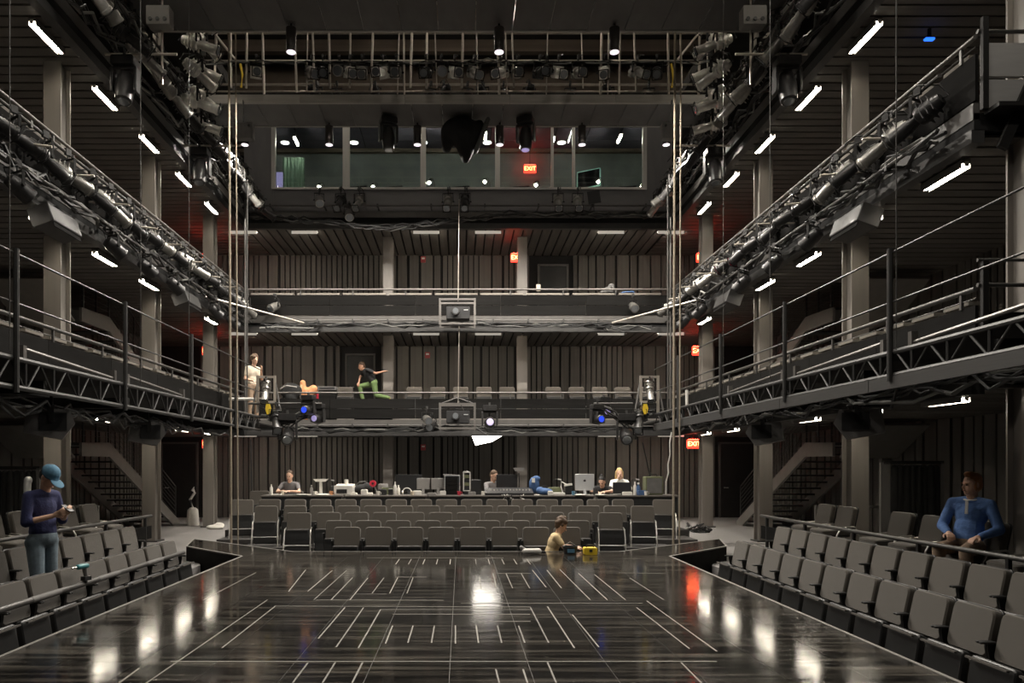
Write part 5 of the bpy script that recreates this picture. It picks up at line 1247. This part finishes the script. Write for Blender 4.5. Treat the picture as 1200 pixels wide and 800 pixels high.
for px, dy, sz, m_, lab in ((344, -0.3, (0.16, 0.10, 0.03), 'black_plastic', 'black keypad before the grey-shirted man'), (392, 0.2, (0.18, 0.14, 0.20), 'black_plastic', 'small black loudspeaker left of the printer'), (415, -0.28, (0.14, 0.1, 0.05), 'paper', 'cream carton before the printer corner'), (449, 0.25, (0.24, 0.1, 0.24), 'grey_plastic', 'grey control unit behind the small black device'), (506, -0.25, (0.2, 0.12, 0.05), 'grey_plastic', 'grey keypad before the pale-topped monitors'), (553, -0.2, (0.16, 0.12, 0.07), 'grey_plastic', 'grey intercom box before the module rack'), (645, -0.3, (0.12, 0.1, 0.09), 'white_plastic', 'white intercom box before the blue bag'), (698, -0.1, (0.10, 0.08, 0.16), 'black_plastic', 'black speaker right of the silver computer')):
    small_box(px, dy, sz, m_, lab, 'device', name='desk_device')
for px, lab, hm in ((383, 'thin black gooseneck lamp right of the flared stand', 0.34), (471, 'thin black gooseneck lamp behind the white bottles', 0.40), (541, 'thin black gooseneck lamp behind the rack case', 0.55), (648, 'thin black gooseneck lamp behind the olive carton', 0.36), (739, 'thin black gooseneck lamp right of the blonde person', 0.36)):
    e = empty('gooseneck_lamp', lab, 'lamp', on_table(px, 0.33)); m = MB(); m.tube([(0, 0, 0), (0, 0, hm * 0.7), (0.05, -0.02, hm), (0.13, -0.06, hm * 0.96)], 0.009); m.build('neck', 'black_plastic', e); m = MB(); m.cap((0.12, -0.05, hm * 0.97), 0.018, (0.17, -0.08, hm * 0.93), 0.024); m.build('head', 'grey_plastic', e, True); m = MB(); m.lathe([(0, 0.05), (0.015, 0.045)]); m.build('base', 'black_plastic', e)
# tools along the far stage edge
e = empty('power_tool', 'white power tool lying on the far stage edge', 'tool', deck(625, 649.5), 0.4)
m = MB(); m.cap((-0.16, 0, 0.06), 0.045, (0.10, 0, 0.05), 0.05); m.build('body', 'white_plastic', e, True); m = MB(); m.cap((-0.10, 0, 0.05), 0.03, (-0.20, 0.05, 0.12), 0.03); m.build('handle', 'grey_plastic', e, True); m = MB(); m.cyl((0.12, 0, 0.04), (0.22, 0, 0.03), 0.02); m.build('chuck', 'black_plastic', e, True)
e = empty('tub', 'dark tub with a pale blue label on the far stage edge', 'tub', deck(668, 648.5)); m = MB(); m.lathe([(0, 0.10), (0.12, 0.13), (0.13, 0.13), (0.13, 0.11), (0.03, 0.10)], seg=16); m.build('body', 'black_plastic', e, True); m = MB(); m.box((0, -0.118, 0.06), (0.12, 0.012, 0.06)); m.build('label_patch', 'cap_blue', e)
m = MB(); m.tube([(-0.12, 0, 0.12), (0, 0, 0.2), (0.12, 0, 0.12)], 0.008); m.build('handle', 'chrome', e)
e = empty('yellow_case', 'yellow tool case on the far stage edge', 'tool case', deck(691.5, 649.5)); m = MB(); m.rbox((0, 0, 0.06), (0.22, 0.16, 0.12), 0.02); m.build('body', 'yellow', e, True); m = MB(); m.tube([(-0.06, 0, 0.12), (-0.05, 0, 0.16), (0.05, 0, 0.16), (0.06, 0, 0.12)], 0.010); m.build('handle', 'black_plastic', e)
m = MB(); m.box((0, -0.083, 0.07), (0.05, 0.01, 0.04)); m.build('latch', 'black_plastic', e)
e = empty('cordless_drill', 'teal cordless drill standing on the left stage-row seat', 'drill', (-4.02, 8.06, 0.222), R(75))
e.scale = (0.85,) * 3; m = MB(); m.cap((-0.08, 0, 0.19), 0.035, (0.06, 0, 0.19), 0.032); m.build('motor', 'teal', e, True); m = MB(); m.cap((0.04, 0, 0.16), 0.024, (0.05, 0, 0.05), 0.024); m.build('grip', 'grey_plastic', e, True); m = MB(); m.box((0.05, 0, 0.03), (0.11, 0.07, 0.055)); m.build('battery', 'black_plastic', e); m = MB(); m.cyl((-0.11, 0, 0.19), (-0.19, 0, 0.19), 0.014); m.build('chuck', 'chrome', e)
# corner items on the concourse
e = empty('vacuum_cleaner', 'pale grey upright cleaner with hose by the left rear exit', 'vacuum cleaner', (SX(226, 21.6), 21.6, GF + 0.001))
m = MB(); m.lathe([(0, 0.17), (0.06, 0.18), (0.45, 0.15), (0.52, 0.08)]); m.build('drum', 'white_plastic', e, True); m = MB(); m.tube([(0, 0, 0.5), (-0.08, 0, 0.75), (0.05, 0, 0.95), (0.02, 0, 1.1), (-0.02, 0, 1.0)], 0.04); m.build('hose', 'white_plastic', e, True)
m = MB(); m.box((-0.30, -0.1, 0.03), (0.4, 0.14, 0.06)); m.build('floor_head', 'grey_plastic', e)
e = empty('cloth_heap', 'white crumpled cloth beside the left rear column', 'cloth', (SX(256, 21.0) + 0.1, 20.4, GF + 0.001)); link('heap', blob([('b', (0, 0, 0.05), (0.25, 0.2, 0.07)), ('b', (0.1, 0.05, 0.1), (0.14, 0.12, 0.08))], 0.02, 'heap', 'paper'), e)
cable_run([(SX(800, 20), 19.6, -0.22), (SX(812, 20), 20.0, -0.16), (SX(818, 20), 19.4, -0.24), (SX(806, 20), 19.2, -0.2), (SX(822, 20), 19.7, -0.24)], 'heap of black cables on the carpet by the right rear column', 6, 0.03, 0.14)
e = empty('drape_rack', 'black drapes hanging on a grey frame behind the right loose chairs', 'drape rack', (SX(1070, 13.6), 13.6, GF + 0.001))
for s in (-1, 1): piece('post', e, (s * 0.52, 0, 0.90), (0.06 if s > 0 else 0.17, 0.06, 1.8), 'stone_grey')
piece('top_bar', e, (0, 0, 1.8), (1.1, 0.06, 0.06), 'black_steel')
for k in range(8): m = MB(); m.cap((-0.34 + 0.11 * k, 0.04 * (k % 2), 0.12), 0.085, (-0.34 + 0.11 * k, 0.03 * (k % 2), 1.70), 0.06); m.build('fold', 'drape', e, True)
e = empty('drape_rack', 'black drapes hanging on a frame behind the blue-capped man', 'drape rack', (SX(12, 13.6), 13.6, GF + 0.001))
for s in (-1, 1): piece('post', e, (s * 0.52, 0, 0.85), (0.06, 0.06, 1.7), 'stone_grey')
piece('top_bar', e, (0, 0, 1.7), (1.1, 0.06, 0.06), 'black_steel')
for k in range(9): m = MB(); m.cap((-0.44 + 0.11 * k, 0.04 * (k % 2), 0.12), 0.085, (-0.44 + 0.11 * k, 0.03 * (k % 2), 1.6), 0.06); m.build('fold', 'drape', e, True)
e = empty('wrapped_stand', 'tall stand wrapped in shiny plastic behind the blue-capped man', 'stand', (SX(31, 12.4), 12.4, GF + 0.001)); m = MB(); m.cyl((0, 0, 0.02), (0.02, 0, 1.55), 0.025, 8); m.build('pole', 'chrome', e, True); m = MB(); m.lathe([(0, 0.2), (0.03, 0.18)]); m.build('base', 'black_plastic', e)
link('wrapping', blob([('c', (0.0, 0, 1.0), 0.05, (0.02, 0, 1.45), 0.06), ('b', (0.03, 0, 1.5), (0.07, 0.06, 0.07))], 0.015, 'wrapping', 'aluminium'), e)
# gallery odds and ends
y_ = 22.25
def gal(px, z, y=22.25): return (SX(px, y), y, z)
e = empty('bag', 'black rucksack on the lower rear gallery rail', 'bag', gal(341, FLZ[0] + 0.01, 22.3)); link('bag_body', blob([('b', (0, 0, 1.0), (0.34, 0.16, 0.25)), ('c', (0, 0, 0.2), 0.16, (0, 0, 0.8), 0.18), ('b', (0, 0, 0.12), (0.3, 0.18, 0.12))], 0.03, 'bag_body', 'drape'), e); m = MB(); m.tube([(-0.3, -0.05, 1.05), (-0.1, -0.12, 1.14), (0.2, -0.1, 1.1)], 0.03); m.build('strap', 'grey_plastic', e)
e = empty('coat', 'orange and skin-toned coat heaped over the lower rear gallery seats', 'coat', gal(358, FLZ[0] + 0.01, 22.5)); link('coat_body', blob([('c', (-0.05, 0, 0.1), 0.12, (-0.08, 0, 1.27), 0.09), ('c', (0.0, 0, 0.8), 0.12, (0.24, 0, 1.08), 0.13), ('b', (0.12, 0, 0.98), (0.22, 0.14, 0.16))], 0.03, 'coat_body', 'orange_cloth'), e); m = MB(); m.tube([(-0.1, -0.1, 1.2), (-0.14, -0.13, 0.9), (-0.08, -0.15, 0.75)], 0.035); m.build('sleeve', 'shirt_tan', e, True)
e = empty('red_bag', 'small round red bag beside the orange coat', 'bag', gal(374, FLZ[0] + 0.381, 22.95 - 0.3)); link('bag_body', blob([('b', (0, 0, 0.52), (0.13, 0.1, 0.12)), ('c', (0, 0, 0.1), 0.1, (0, 0, 0.5), 0.1)], 0.02, 'bag_body', 'red_plastic'), e); m = MB(); m.tube([(-0.08, -0.08, 0.58), (0, -0.1, 0.68), (0.08, -0.08, 0.58)], 0.016); m.build('handle', 'orange_cloth', e)
e = empty('console_case', 'low grey control case on the lower rear gallery ledge', 'case', gal(384, FLZ[0] + 0.01, 22.2)); m = MB(); m.box((0, 0, 0.5), (0.5, 0.25, 1.0)); m.build('plinth', 'fascia', e); m = MB(); m.rbox((0, 0, 1.06), (0.56, 0.3, 0.11), 0.02); m.build('body', 'stone_grey', e); m = MB(); m.box((0, -0.153, 1.06), (0.46, 0.01, 0.05)); m.build('panel', 'black_plastic', e)
e = empty('jacket', 'crumpled pale grey jacket on the upper rear gallery ledge', 'jacket', gal(714, FLZ[1] + 0.83, 22.1)); link('jacket_body', blob([('b', (0, 0, 0.10), (0.2, 0.1, 0.11)), ('b', (0.06, 0, 0.22), (0.1, 0.08, 0.09)), ('b', (-0.16, 0, 0.05), (0.12, 0.08, 0.06))], 0.02, 'jacket_body', 'drape_grey'), e); m = MB(); m.tube([(0.05, -0.08, 0.2), (0.15, -0.1, 0.08), (0.24, -0.08, 0.03)], 0.04); m.build('sleeve', 'stone_grey', e, True)
e = empty('blue_cloth', 'blue cloth on the upper rear gallery ledge beside the jacket', 'cloth', gal(736, FLZ[1] + 0.82, 22.1)); link('cloth_body', blob([('b', (0, 0, 0.04), (0.22, 0.08, 0.05)), ('b', (0.1, 0, 0.06), (0.1, 0.07, 0.04))], 0.02, 'cloth_body', 'blue_cloth'), e); m = MB(); m.box((0, -0.08, 0.03), (0.2, 0.012, 0.03)); m.build('hem', 'shirt_navy', e)
e = empty('notice_card', 'small cream notice standing by the upper gallery door', 'notice', gal(631, FLZ[1] + 0.93, 22.0)); m = MB(); m.box((0, 0, 0.06), (0.12, 0.02, 0.20)); m.build('card', 'shirt_cream', e); m = MB(); m.box((0, 0.02, -0.02), (0.06, 0.04, 0.04)); m.build('clip', 'black_plastic', e)

e = empty('indicator_lamp', 'small blue work lamp under the top right gallery soffit', 'lamp', (SX(1089, 12.0), 12.0, SZ(46, 12.0)))
m = MB(); m.rbox((0, 0, 0), (0.16, 0.06, 0.035), 0.015); m.build('lens', 'blue_led', e); m = MB(); m.cyl((0, 0, 0.02), (0, 0, 8.53 - SZ(46, 12.0)), 0.03); m.build('stem', 'black_steel', e)

e = empty('step_case', 'low dark case on the lower rear gallery under the clambering person', 'case', (SX(438, 22.5), 22.45, FLZ[0] + 0.003))
m = MB(); m.box((0, 0, 0.31), (1.1, 0.5, 0.62)); m.build('body', 'fascia', e); m = MB(); m.box((0, 0, 0.64), (1.12, 0.52, 0.04)); m.build('lid', 'stone_grey', e)

# ------------------------------------------------------------------ people
def hand_parts(wrist, d, n, curl=0.6, side=1):
    """palm, four unequal fingers and a thumb; d = hand direction, n = palm normal"""
    w = Vector(wrist); d = Vector(d).normalized(); n = Vector(n); n = (n - d * n.dot(d)).normalized(); s = d.cross(n) * side
    out = [('c', w, 0.026, w + d * 0.03, 0.028)]
    for k in (-1, 0, 1): out.append(('c', w + d * 0.02 + s * 0.018 * k, 0.016, w + d * 0.085 + s * 0.024 * k, 0.014))
    for k, L in enumerate((0.070, 0.082, 0.076, 0.058)):
        b = w + d * 0.088 + s * (0.033 - 0.022 * k)
        d1 = (d * math.cos(curl * 0.6) + n * math.sin(curl * 0.6)); d2 = (d * math.cos(curl * 1.5) + n * math.sin(curl * 1.5))
        m_ = b + d1 * L * 0.5; out += [('c', b, 0.0105, m_, 0.0095), ('c', m_, 0.0095, m_ + d2 * L * 0.5, 0.0080)]
    t0 = w + d * 0.03 + s * 0.028; t1 = t0 + (d * 0.55 + s * 0.65 + n * 0.3).normalized() * 0.045; t2 = t1 + (d * 0.9 + n * 0.4).normalized() * 0.035
    return out + [('c', t0, 0.014, t1, 0.012), ('c', t1, 0.012, t2, 0.0095)]
def person(label, loc, rz, J, hair='short', hairmat='hair_brown', shirt='shirt_grey', trousers='jeans', skin='skin', sleeves='long', head=(0, 0, 0), near=False, cap=None, shoe='shoe', curl=0.6, extra=None, palms=None):
    """J: joints in the figure's own frame, which looks towards -Y. head: pitch (down > 0), roll, yaw"""
    e = empty('person', label, 'person', loc, rz); vx = 0.008 if near else 0.013
    J = {k: Vector(v) for k, v in J.items()}; HM = Euler((head[0], head[1], head[2]), 'XYZ').to_matrix(); hc = J['head']
    def H(x, y, z): return hc + HM @ Vector((x, y, z))
    hr = (head[0], head[1], head[2])
    P = [('b', H(0, 0.012, 0.035), (0.074, 0.094, 0.092), hr), ('b', H(0, -0.02, -0.03), (0.060, 0.072, 0.088), hr), ('b', H(0, -0.045, -0.082), (0.036, 0.042, 0.034), hr),
         ('c', H(0, -0.088, 0.012), 0.009, H(0, -0.108, -0.026), 0.014), ('b', H(0, -0.078, 0.025), (0.046, 0.016, 0.010), hr), ('b', H(0.074, 0.012, -0.008), (0.011, 0.021, 0.032), hr), ('b', H(-0.074, 0.012, -0.008), (0.011, 0.021, 0.032), hr),
         ('b', H(0, -0.084, -0.058), (0.024, 0.012, 0.010), hr)]
    ch, nk, pv = J['chest'], J['neck'], J['pelvis']
    P += [('c', nk - Vector((0, 0, 0.03)), 0.058, H(0, 0.015, -0.05), 0.052), ('c', pv, 0.095, ch, 0.095)]
    up = (ch - pv).normalized(); tr = (math.atan2(-up.y, up.z) * -1.0, 0, 0); sd = (J['sh_l'] - J['sh_r']); yw = math.atan2(sd.y, sd.x)
    tr = (-math.atan2(up.y, up.z), 0, yw)
    T = [('b', pv + up * 0.07, (0.158, 0.122, 0.12), tr), ('b', pv.lerp(ch, 0.5), (0.154, 0.120, 0.21), tr), ('b', ch + up * 0.0, (0.168, 0.122, 0.17), tr), ('b', ch + up * 0.09, (0.165, 0.105, 0.09), tr)]
    L = [('b', pv, (0.165, 0.125, 0.125))]; shoes = []
    for s in ('l', 'r'):
        sh, el, wr = J['sh_' + s], J['el_' + s], J['wr_' + s]; hp, kn, an = J['hip_' + s], J['kn_' + s], J['an_' + s]
        P += [('c', ch, 0.06, sh, 0.045), ('c', sh, 0.046, el, 0.038), ('c', el, 0.038, wr, 0.026), ('c', hp, 0.078, kn, 0.05), ('c', kn, 0.05, an, 0.035)]
        pn = (palms or {}).get(s, Vector((0, 0, -1))); dr = (wr - el).normalized()
        if extra and ('hand_' + s) in extra: dr = Vector(extra['hand_' + s])
        P += hand_parts(wr, dr, pn, curl, 1 if s == 'l' else -1)
        T += [('c', ch + (sh - ch) * 0.3, 0.095, sh + (ch - sh) * 0.15, 0.066), ('c', nk + Vector((0, 0, -0.035)), 0.062, sh, 0.058), ('c', sh, 0.060, el if sleeves != 'short' else sh.lerp(el, 0.62), 0.056)]
        if sleeves == 'long': T += [('c', el, 0.056, el.lerp(wr, 0.92), 0.040)]
        elif sleeves == 'pushed': T += [('c', el, 0.056, el.lerp(wr, 0.15), 0.052)]
        L += [('c', hp, 0.098, kn, 0.070), ('c', kn, 0.070, an + Vector((0, 0, 0.02)), 0.056), ('c', pv, 0.12, hp, 0.105)]
        toe = J.get('toe_' + s, an + Vector((0, -0.17, -0.045)))
        shoes += [('c', an + Vector((0, 0.03, -0.035)), 0.042, toe, 0.036)]
    body = link('body', blob(P, vx, 'body', skin, 3), e)
    link('shirt', blob(T, vx * 1.3, 'shirt', shirt, 5), e); link('trousers', blob(L, vx * 1.3, 'trousers', trousers, 5), e); link('shoes', blob(shoes, vx * 1.3, 'shoes', shoe, 3), e)
    for s in (-1, 1):
        m = MB(); m.ball(H(s * 0.030, -0.082, 0.004), (0.012, 0.008, 0.008), 8, 6, hr); m.build('eye', 'eye', body, True)
        m = MB(); m.ball(H(s * 0.032, -0.090, 0.024), (0.020, 0.006, 0.005), 8, 6, hr); m.build('eyebrow', hairmat, body, True)
    m = MB(); m.ball(H(0, -0.096, -0.058), (0.022, 0.006, 0.006), 8, 6, hr); m.build('mouth', 'lip', body, True)
    hp_ = [('b', H(0, 0.028, 0.060), (0.080, 0.094, 0.088), hr), ('b', H(0, 0.06, 0.0), (0.072, 0.062, 0.085), hr)]
    if hair == 'quiff': hp_ += [('b', H(0.01 * k, -0.055 + 0.012 * abs(k), 0.125), (0.022, 0.038, 0.030), hr) for k in (-3, -1, 1, 3)] + [('b', H(s * 0.07, 0.0, -0.02), (0.012, 0.022, 0.05), hr) for s in (-1, 1)]
    if hair == 'curly':
        rr = random.Random(3); hp_ += [('b', H(0.078 * math.cos(a) * math.cos(t), 0.02 + 0.095 * math.sin(a) * math.cos(t), 0.055 + 0.095 * math.sin(t)), 0.026 + rr.random() * 0.014) for a, t in [(rr.uniform(-0.6, 3.8), rr.uniform(-0.5, 1.5)) for _ in range(60)]]
    if hair == 'long': hp_ += [('c', H(s * 0.06, 0.03, 0.03), 0.045, H(s * 0.075, 0.06, -0.20), 0.035) for s in (-1, 1)] + [('c', H(0, 0.07, 0.03), 0.06, H(0, 0.085, -0.20), 0.05)]
    if hair == 'bun': hp_ += [('b', H(0, 0.06, 0.14), 0.045)]
    link('hair', blob(hp_, vx * 1.2, 'hair', hairmat, 2), e)
    if cap:
        c = link('cap', blob([('b', H(0, 0.012, 0.062), (0.092, 0.110, 0.088), hr), ('b', H(0, 0.0, 0.035), (0.09, 0.112, 0.03), hr)], 0.008, 'cap', cap, 3), e)
        link('cap_brim', blob([('b', H(0, -0.130, 0.022), (0.078, 0.085, 0.010), (hr[0] + 0.12, hr[1], hr[2]))], 0.006, 'cap_brim', cap, 2), c)
    return e
def shift(J, v): return {k: Vector(p) + Vector(v) for k, p in J.items()}
STAND = dict(pelvis=(0, 0.02, 0.95), chest=(0, 0.02, 1.28), neck=(0, 0.0, 1.47), head=(0, -0.03, 1.63), sh_l=(0.175, 0.02, 1.41), sh_r=(-0.175, 0.02, 1.41), el_l=(0.23, 0.04, 1.12), el_r=(-0.23, 0.04, 1.12), wr_l=(0.20, -0.12, 0.90), wr_r=(-0.20, -0.12, 0.90),
             hip_l=(0.09, 0.02, 0.90), hip_r=(-0.09, 0.02, 0.90), kn_l=(0.10, 0.0, 0.49), kn_r=(-0.10, 0.0, 0.49), an_l=(0.11, 0.03, 0.09), an_r=(-0.11, 0.03, 0.09))
SIT = dict(pelvis=(0, 0.0, 0.56), chest=(0, 0.06, 0.90), neck=(0, 0.04, 1.09), head=(0, 0.01, 1.24), sh_l=(0.175, 0.05, 1.03), sh_r=(-0.175, 0.05, 1.03), el_l=(0.25, -0.02, 0.76), el_r=(-0.25, -0.02, 0.76), wr_l=(0.17, -0.24, 0.70), wr_r=(-0.17, -0.24, 0.70),
           hip_l=(0.09, -0.02, 0.54), hip_r=(-0.09, -0.02, 0.54), kn_l=(0.13, -0.42, 0.53), kn_r=(-0.13, -0.42, 0.53), an_l=(0.13, -0.40, 0.09), an_r=(-0.13, -0.40, 0.09))
# 1 standing man looking at his phone
J = dict(STAND); J.update(head=(0, -0.085, 1.615), neck=(0, -0.025, 1.47), el_l=(0.24, -0.02, 1.13), el_r=(-0.24, -0.02, 1.13), wr_l=(0.07, -0.25, 1.22), wr_r=(-0.08, -0.24, 1.20), pelvis=(0, 0.0, 0.95), kn_r=(-0.11, -0.04, 0.49))
p = person('man in a blue cap and navy top standing with hands raised', (-4.56, 8.25, GF + 0.002), R(72), J, 'short', 'hair_black', 'shirt_navy', 'jeans', 'skin', 'pushed', (R(38), 0, 0), True, 'cap_blue', curl=0.9, extra=dict(hand_l=(-0.2, -0.9, 0.35), hand_r=(0.25, -0.9, 0.35)), palms=dict(l=(-0.8, 0, 0.5), r=(0.8, 0, 0.5)))
e = empty('phone', 'small dark phone in the hands of the blue-capped man', 'phone', p.matrix_basis @ Vector((0.0, -0.345, 1.275)), R(72)); m = MB(); m.rbox((0, 0, 0), (0.07, 0.012, 0.14), 0.008, (R(-60), 0, 0)); m.build('case', 'black_plastic', e); m = MB(); m.box((0, 0.006, 0.004), (0.06, 0.002, 0.12), (R(-60), 0, 0)); m.build('screen', 'screen', e)
# 2 seated man on the right
J = dict(SIT); J.update(chest=(0.02, 0.10, 0.90), neck=(0.02, 0.10, 1.09), head=(0.03, 0.06, 1.235), sh_l=(0.20, 0.10, 1.02), sh_r=(-0.17, 0.10, 1.03), el_l=(0.30, 0.06, 0.74), wr_l=(0.18, -0.18, 0.67), el_r=(-0.25, 0.02, 0.76), wr_r=(-0.10, -0.23, 0.70))
rm = person('red-haired man in a blue sweatshirt and patterned trousers seated sideways', (5.80, 8.40, 0.022), R(-52), J, 'quiff', 'hair_red', 'shirt_blue', 'khaki', 'skin', 'long', (R(2), 0, R(-32)), True, curl=0.8)
m = MB(); m.box((0.015, -0.035, 0.985), (0.028, 0.02, 0.15), (R(-8), 0, 0)); m.build('zip_placket', 'shirt_white', rm)
m = MB(); m.tube([(0.02 + 0.068 * math.cos(R(a)), 0.085 + 0.07 * math.sin(R(a)), 1.075 + 0.012 * math.sin(R(a))) for a in range(0, 361, 30)], 0.010); m.build('collar', 'shirt_white', rm, True)
# 3 person working at the far stage edge
J = dict(pelvis=(0, 0.0, 0.24), chest=(0, -0.10, 0.58), neck=(0, -0.17, 0.74), head=(0, -0.22, 0.87), sh_l=(0.165, -0.14, 0.69), sh_r=(-0.165, -0.14, 0.69), el_l=(0.22, -0.24, 0.50), el_r=(-0.20, -0.27, 0.52), wr_l=(0.12, -0.44, 0.50), wr_r=(-0.16, -0.46, 0.51),
         hip_l=(0.09, -0.02, 0.22), hip_r=(-0.09, -0.02, 0.22), kn_l=(0.16, -0.40, 0.30), kn_r=(-0.16, -0.40, 0.26), an_l=(0.14, -0.22, 0.09), an_r=(-0.14, -0.22, 0.09))
person('curly-haired person in a tan T-shirt leaning over the far stage edge', (SX(643, 12.95), 12.97, -0.448), R(82), J, 'curly', 'hair_brown', 'shirt_tan', 'trouser_grey', 'skin', 'short', (R(30), 0, R(12)), True)
# control row
def at_desk(label, px, rz, **kw):
    J = dict(SIT); J.update(kw.pop('J', {})); y = kw.pop('y', 17.85)
    e2 = person(label, (SX(px, y), y, 0.032), rz, J, **kw)
    CHAIR_DN.stamp((SX(px, y) + 0.26 * math.sin(-rz) * 0.3, y + 0.27, 0.031), (0, 0, rz), 'chair carrying the ' + label.split(' bent')[0].split(' leaning')[0])
lean = dict(chest=(0, -0.06, 0.88), neck=(0, -0.11, 1.05), head=(0, -0.15, 1.19), sh_l=(0.175, -0.08, 0.99), sh_r=(-0.175, -0.08, 0.99), el_l=(0.26, -0.28, 0.82), el_r=(-0.26, -0.28, 0.82), wr_l=(0.09, -0.44, 0.84), wr_r=(-0.09, -0.44, 0.84))
at_desk('man in a grey T-shirt at the left end of the control tables', 341, 0, J=lean, shirt='shirt_grey', sleeves='short', hairmat='hair_brown', head=(R(12), 0, R(-8)))
at_desk('man in a dark checked shirt bent over the mixing console', 575, R(28), J=lean, shirt='shirt_grey', sleeves='short', hairmat='hair_brown', head=(R(25), 0, R(15)))
crouch = dict(lean); crouch.update(chest=(0, -0.16, 0.80), neck=(0, -0.25, 0.94), head=(0, -0.33, 1.05), sh_l=(0.175, -0.19, 0.90), sh_r=(-0.175, -0.19, 0.90), el_l=(0.24, -0.36, 0.84), el_r=(-0.24, -0.36, 0.84), wr_l=(0.10, -0.55, 0.83), wr_r=(-0.10, -0.55, 0.83))
at_desk('dark-haired person in black leaning over the table beside the silver computer', 708, R(-20), J=crouch, hair='bun', shirt='shirt_black', sleeves='short', hairmat='hair_black', head=(R(30), 0, R(-10)), trousers='shirt_black')
at_desk('blonde person in a white top with a hand raised to the face', 726, R(-6), y=18.75, J=dict(el_l=(0.24, -0.25, 0.86), wr_l=(0.05, -0.16, 1.10), el_r=(-0.24, -0.25, 0.86), wr_r=(-0.05, -0.17, 1.09)), hair='long', shirt='shirt_white', hairmat='hair_blonde', head=(R(8), 0, 0), extra=dict(hand_l=(0, 0.1, 1), hand_r=(0, 0.1, 1)), palms=dict(l=(-1, 0, 0), r=(1, 0, 0)))
# lower gallery
J = dict(STAND); J.update(el_l=(0.22, -0.06, 1.14), wr_l=(0.08, -0.22, 1.34), wr_r=(-0.16, -0.22, 1.05), head=(0, -0.05, 1.62))
person('person in a cream shirt standing behind the left end frame', (SX(297, 19.6), 19.6, 2.625), R(52), J, 'curly', 'hair_brown', 'shirt_cream', 'khaki', 'skin', 'short', (R(18), 0, 0), extra=dict(hand_l=(0, -0.2, 1)), palms=dict(l=(-1, 0, 0)))
J = dict(pelvis=(0, 0.0, 0.62), chest=(0, -0.18, 0.88), neck=(0, -0.27, 1.01), head=(0, -0.36, 1.08), sh_l=(0.175, -0.22, 0.97), sh_r=(-0.175, -0.22, 0.97), el_l=(0.24, 0.02, 0.86), el_r=(-0.22, -0.36, 0.80), wr_l=(0.22, 0.26, 0.93), wr_r=(-0.12, -0.42, 0.62),
         hip_l=(0.09, 0.0, 0.58), hip_r=(-0.09, 0.0, 0.58), kn_l=(0.11, 0.06, 0.22), kn_r=(-0.13, -0.40, 0.50), an_l=(0.11, 0.44, 0.14), an_r=(-0.13, -0.30, 0.09), toe_l=(0.11, 0.52, 0.055))
person('person in a black top and green trousers clambering along the lower rear gallery', (SX(438, 22.5), 22.42, FLZ[0] + 0.665), R(-72), J, 'short', 'hair_brown', 'shirt_black', 'trouser_green', 'skin_dark', 'short', (R(20), 0, 0), shoe='yellow')
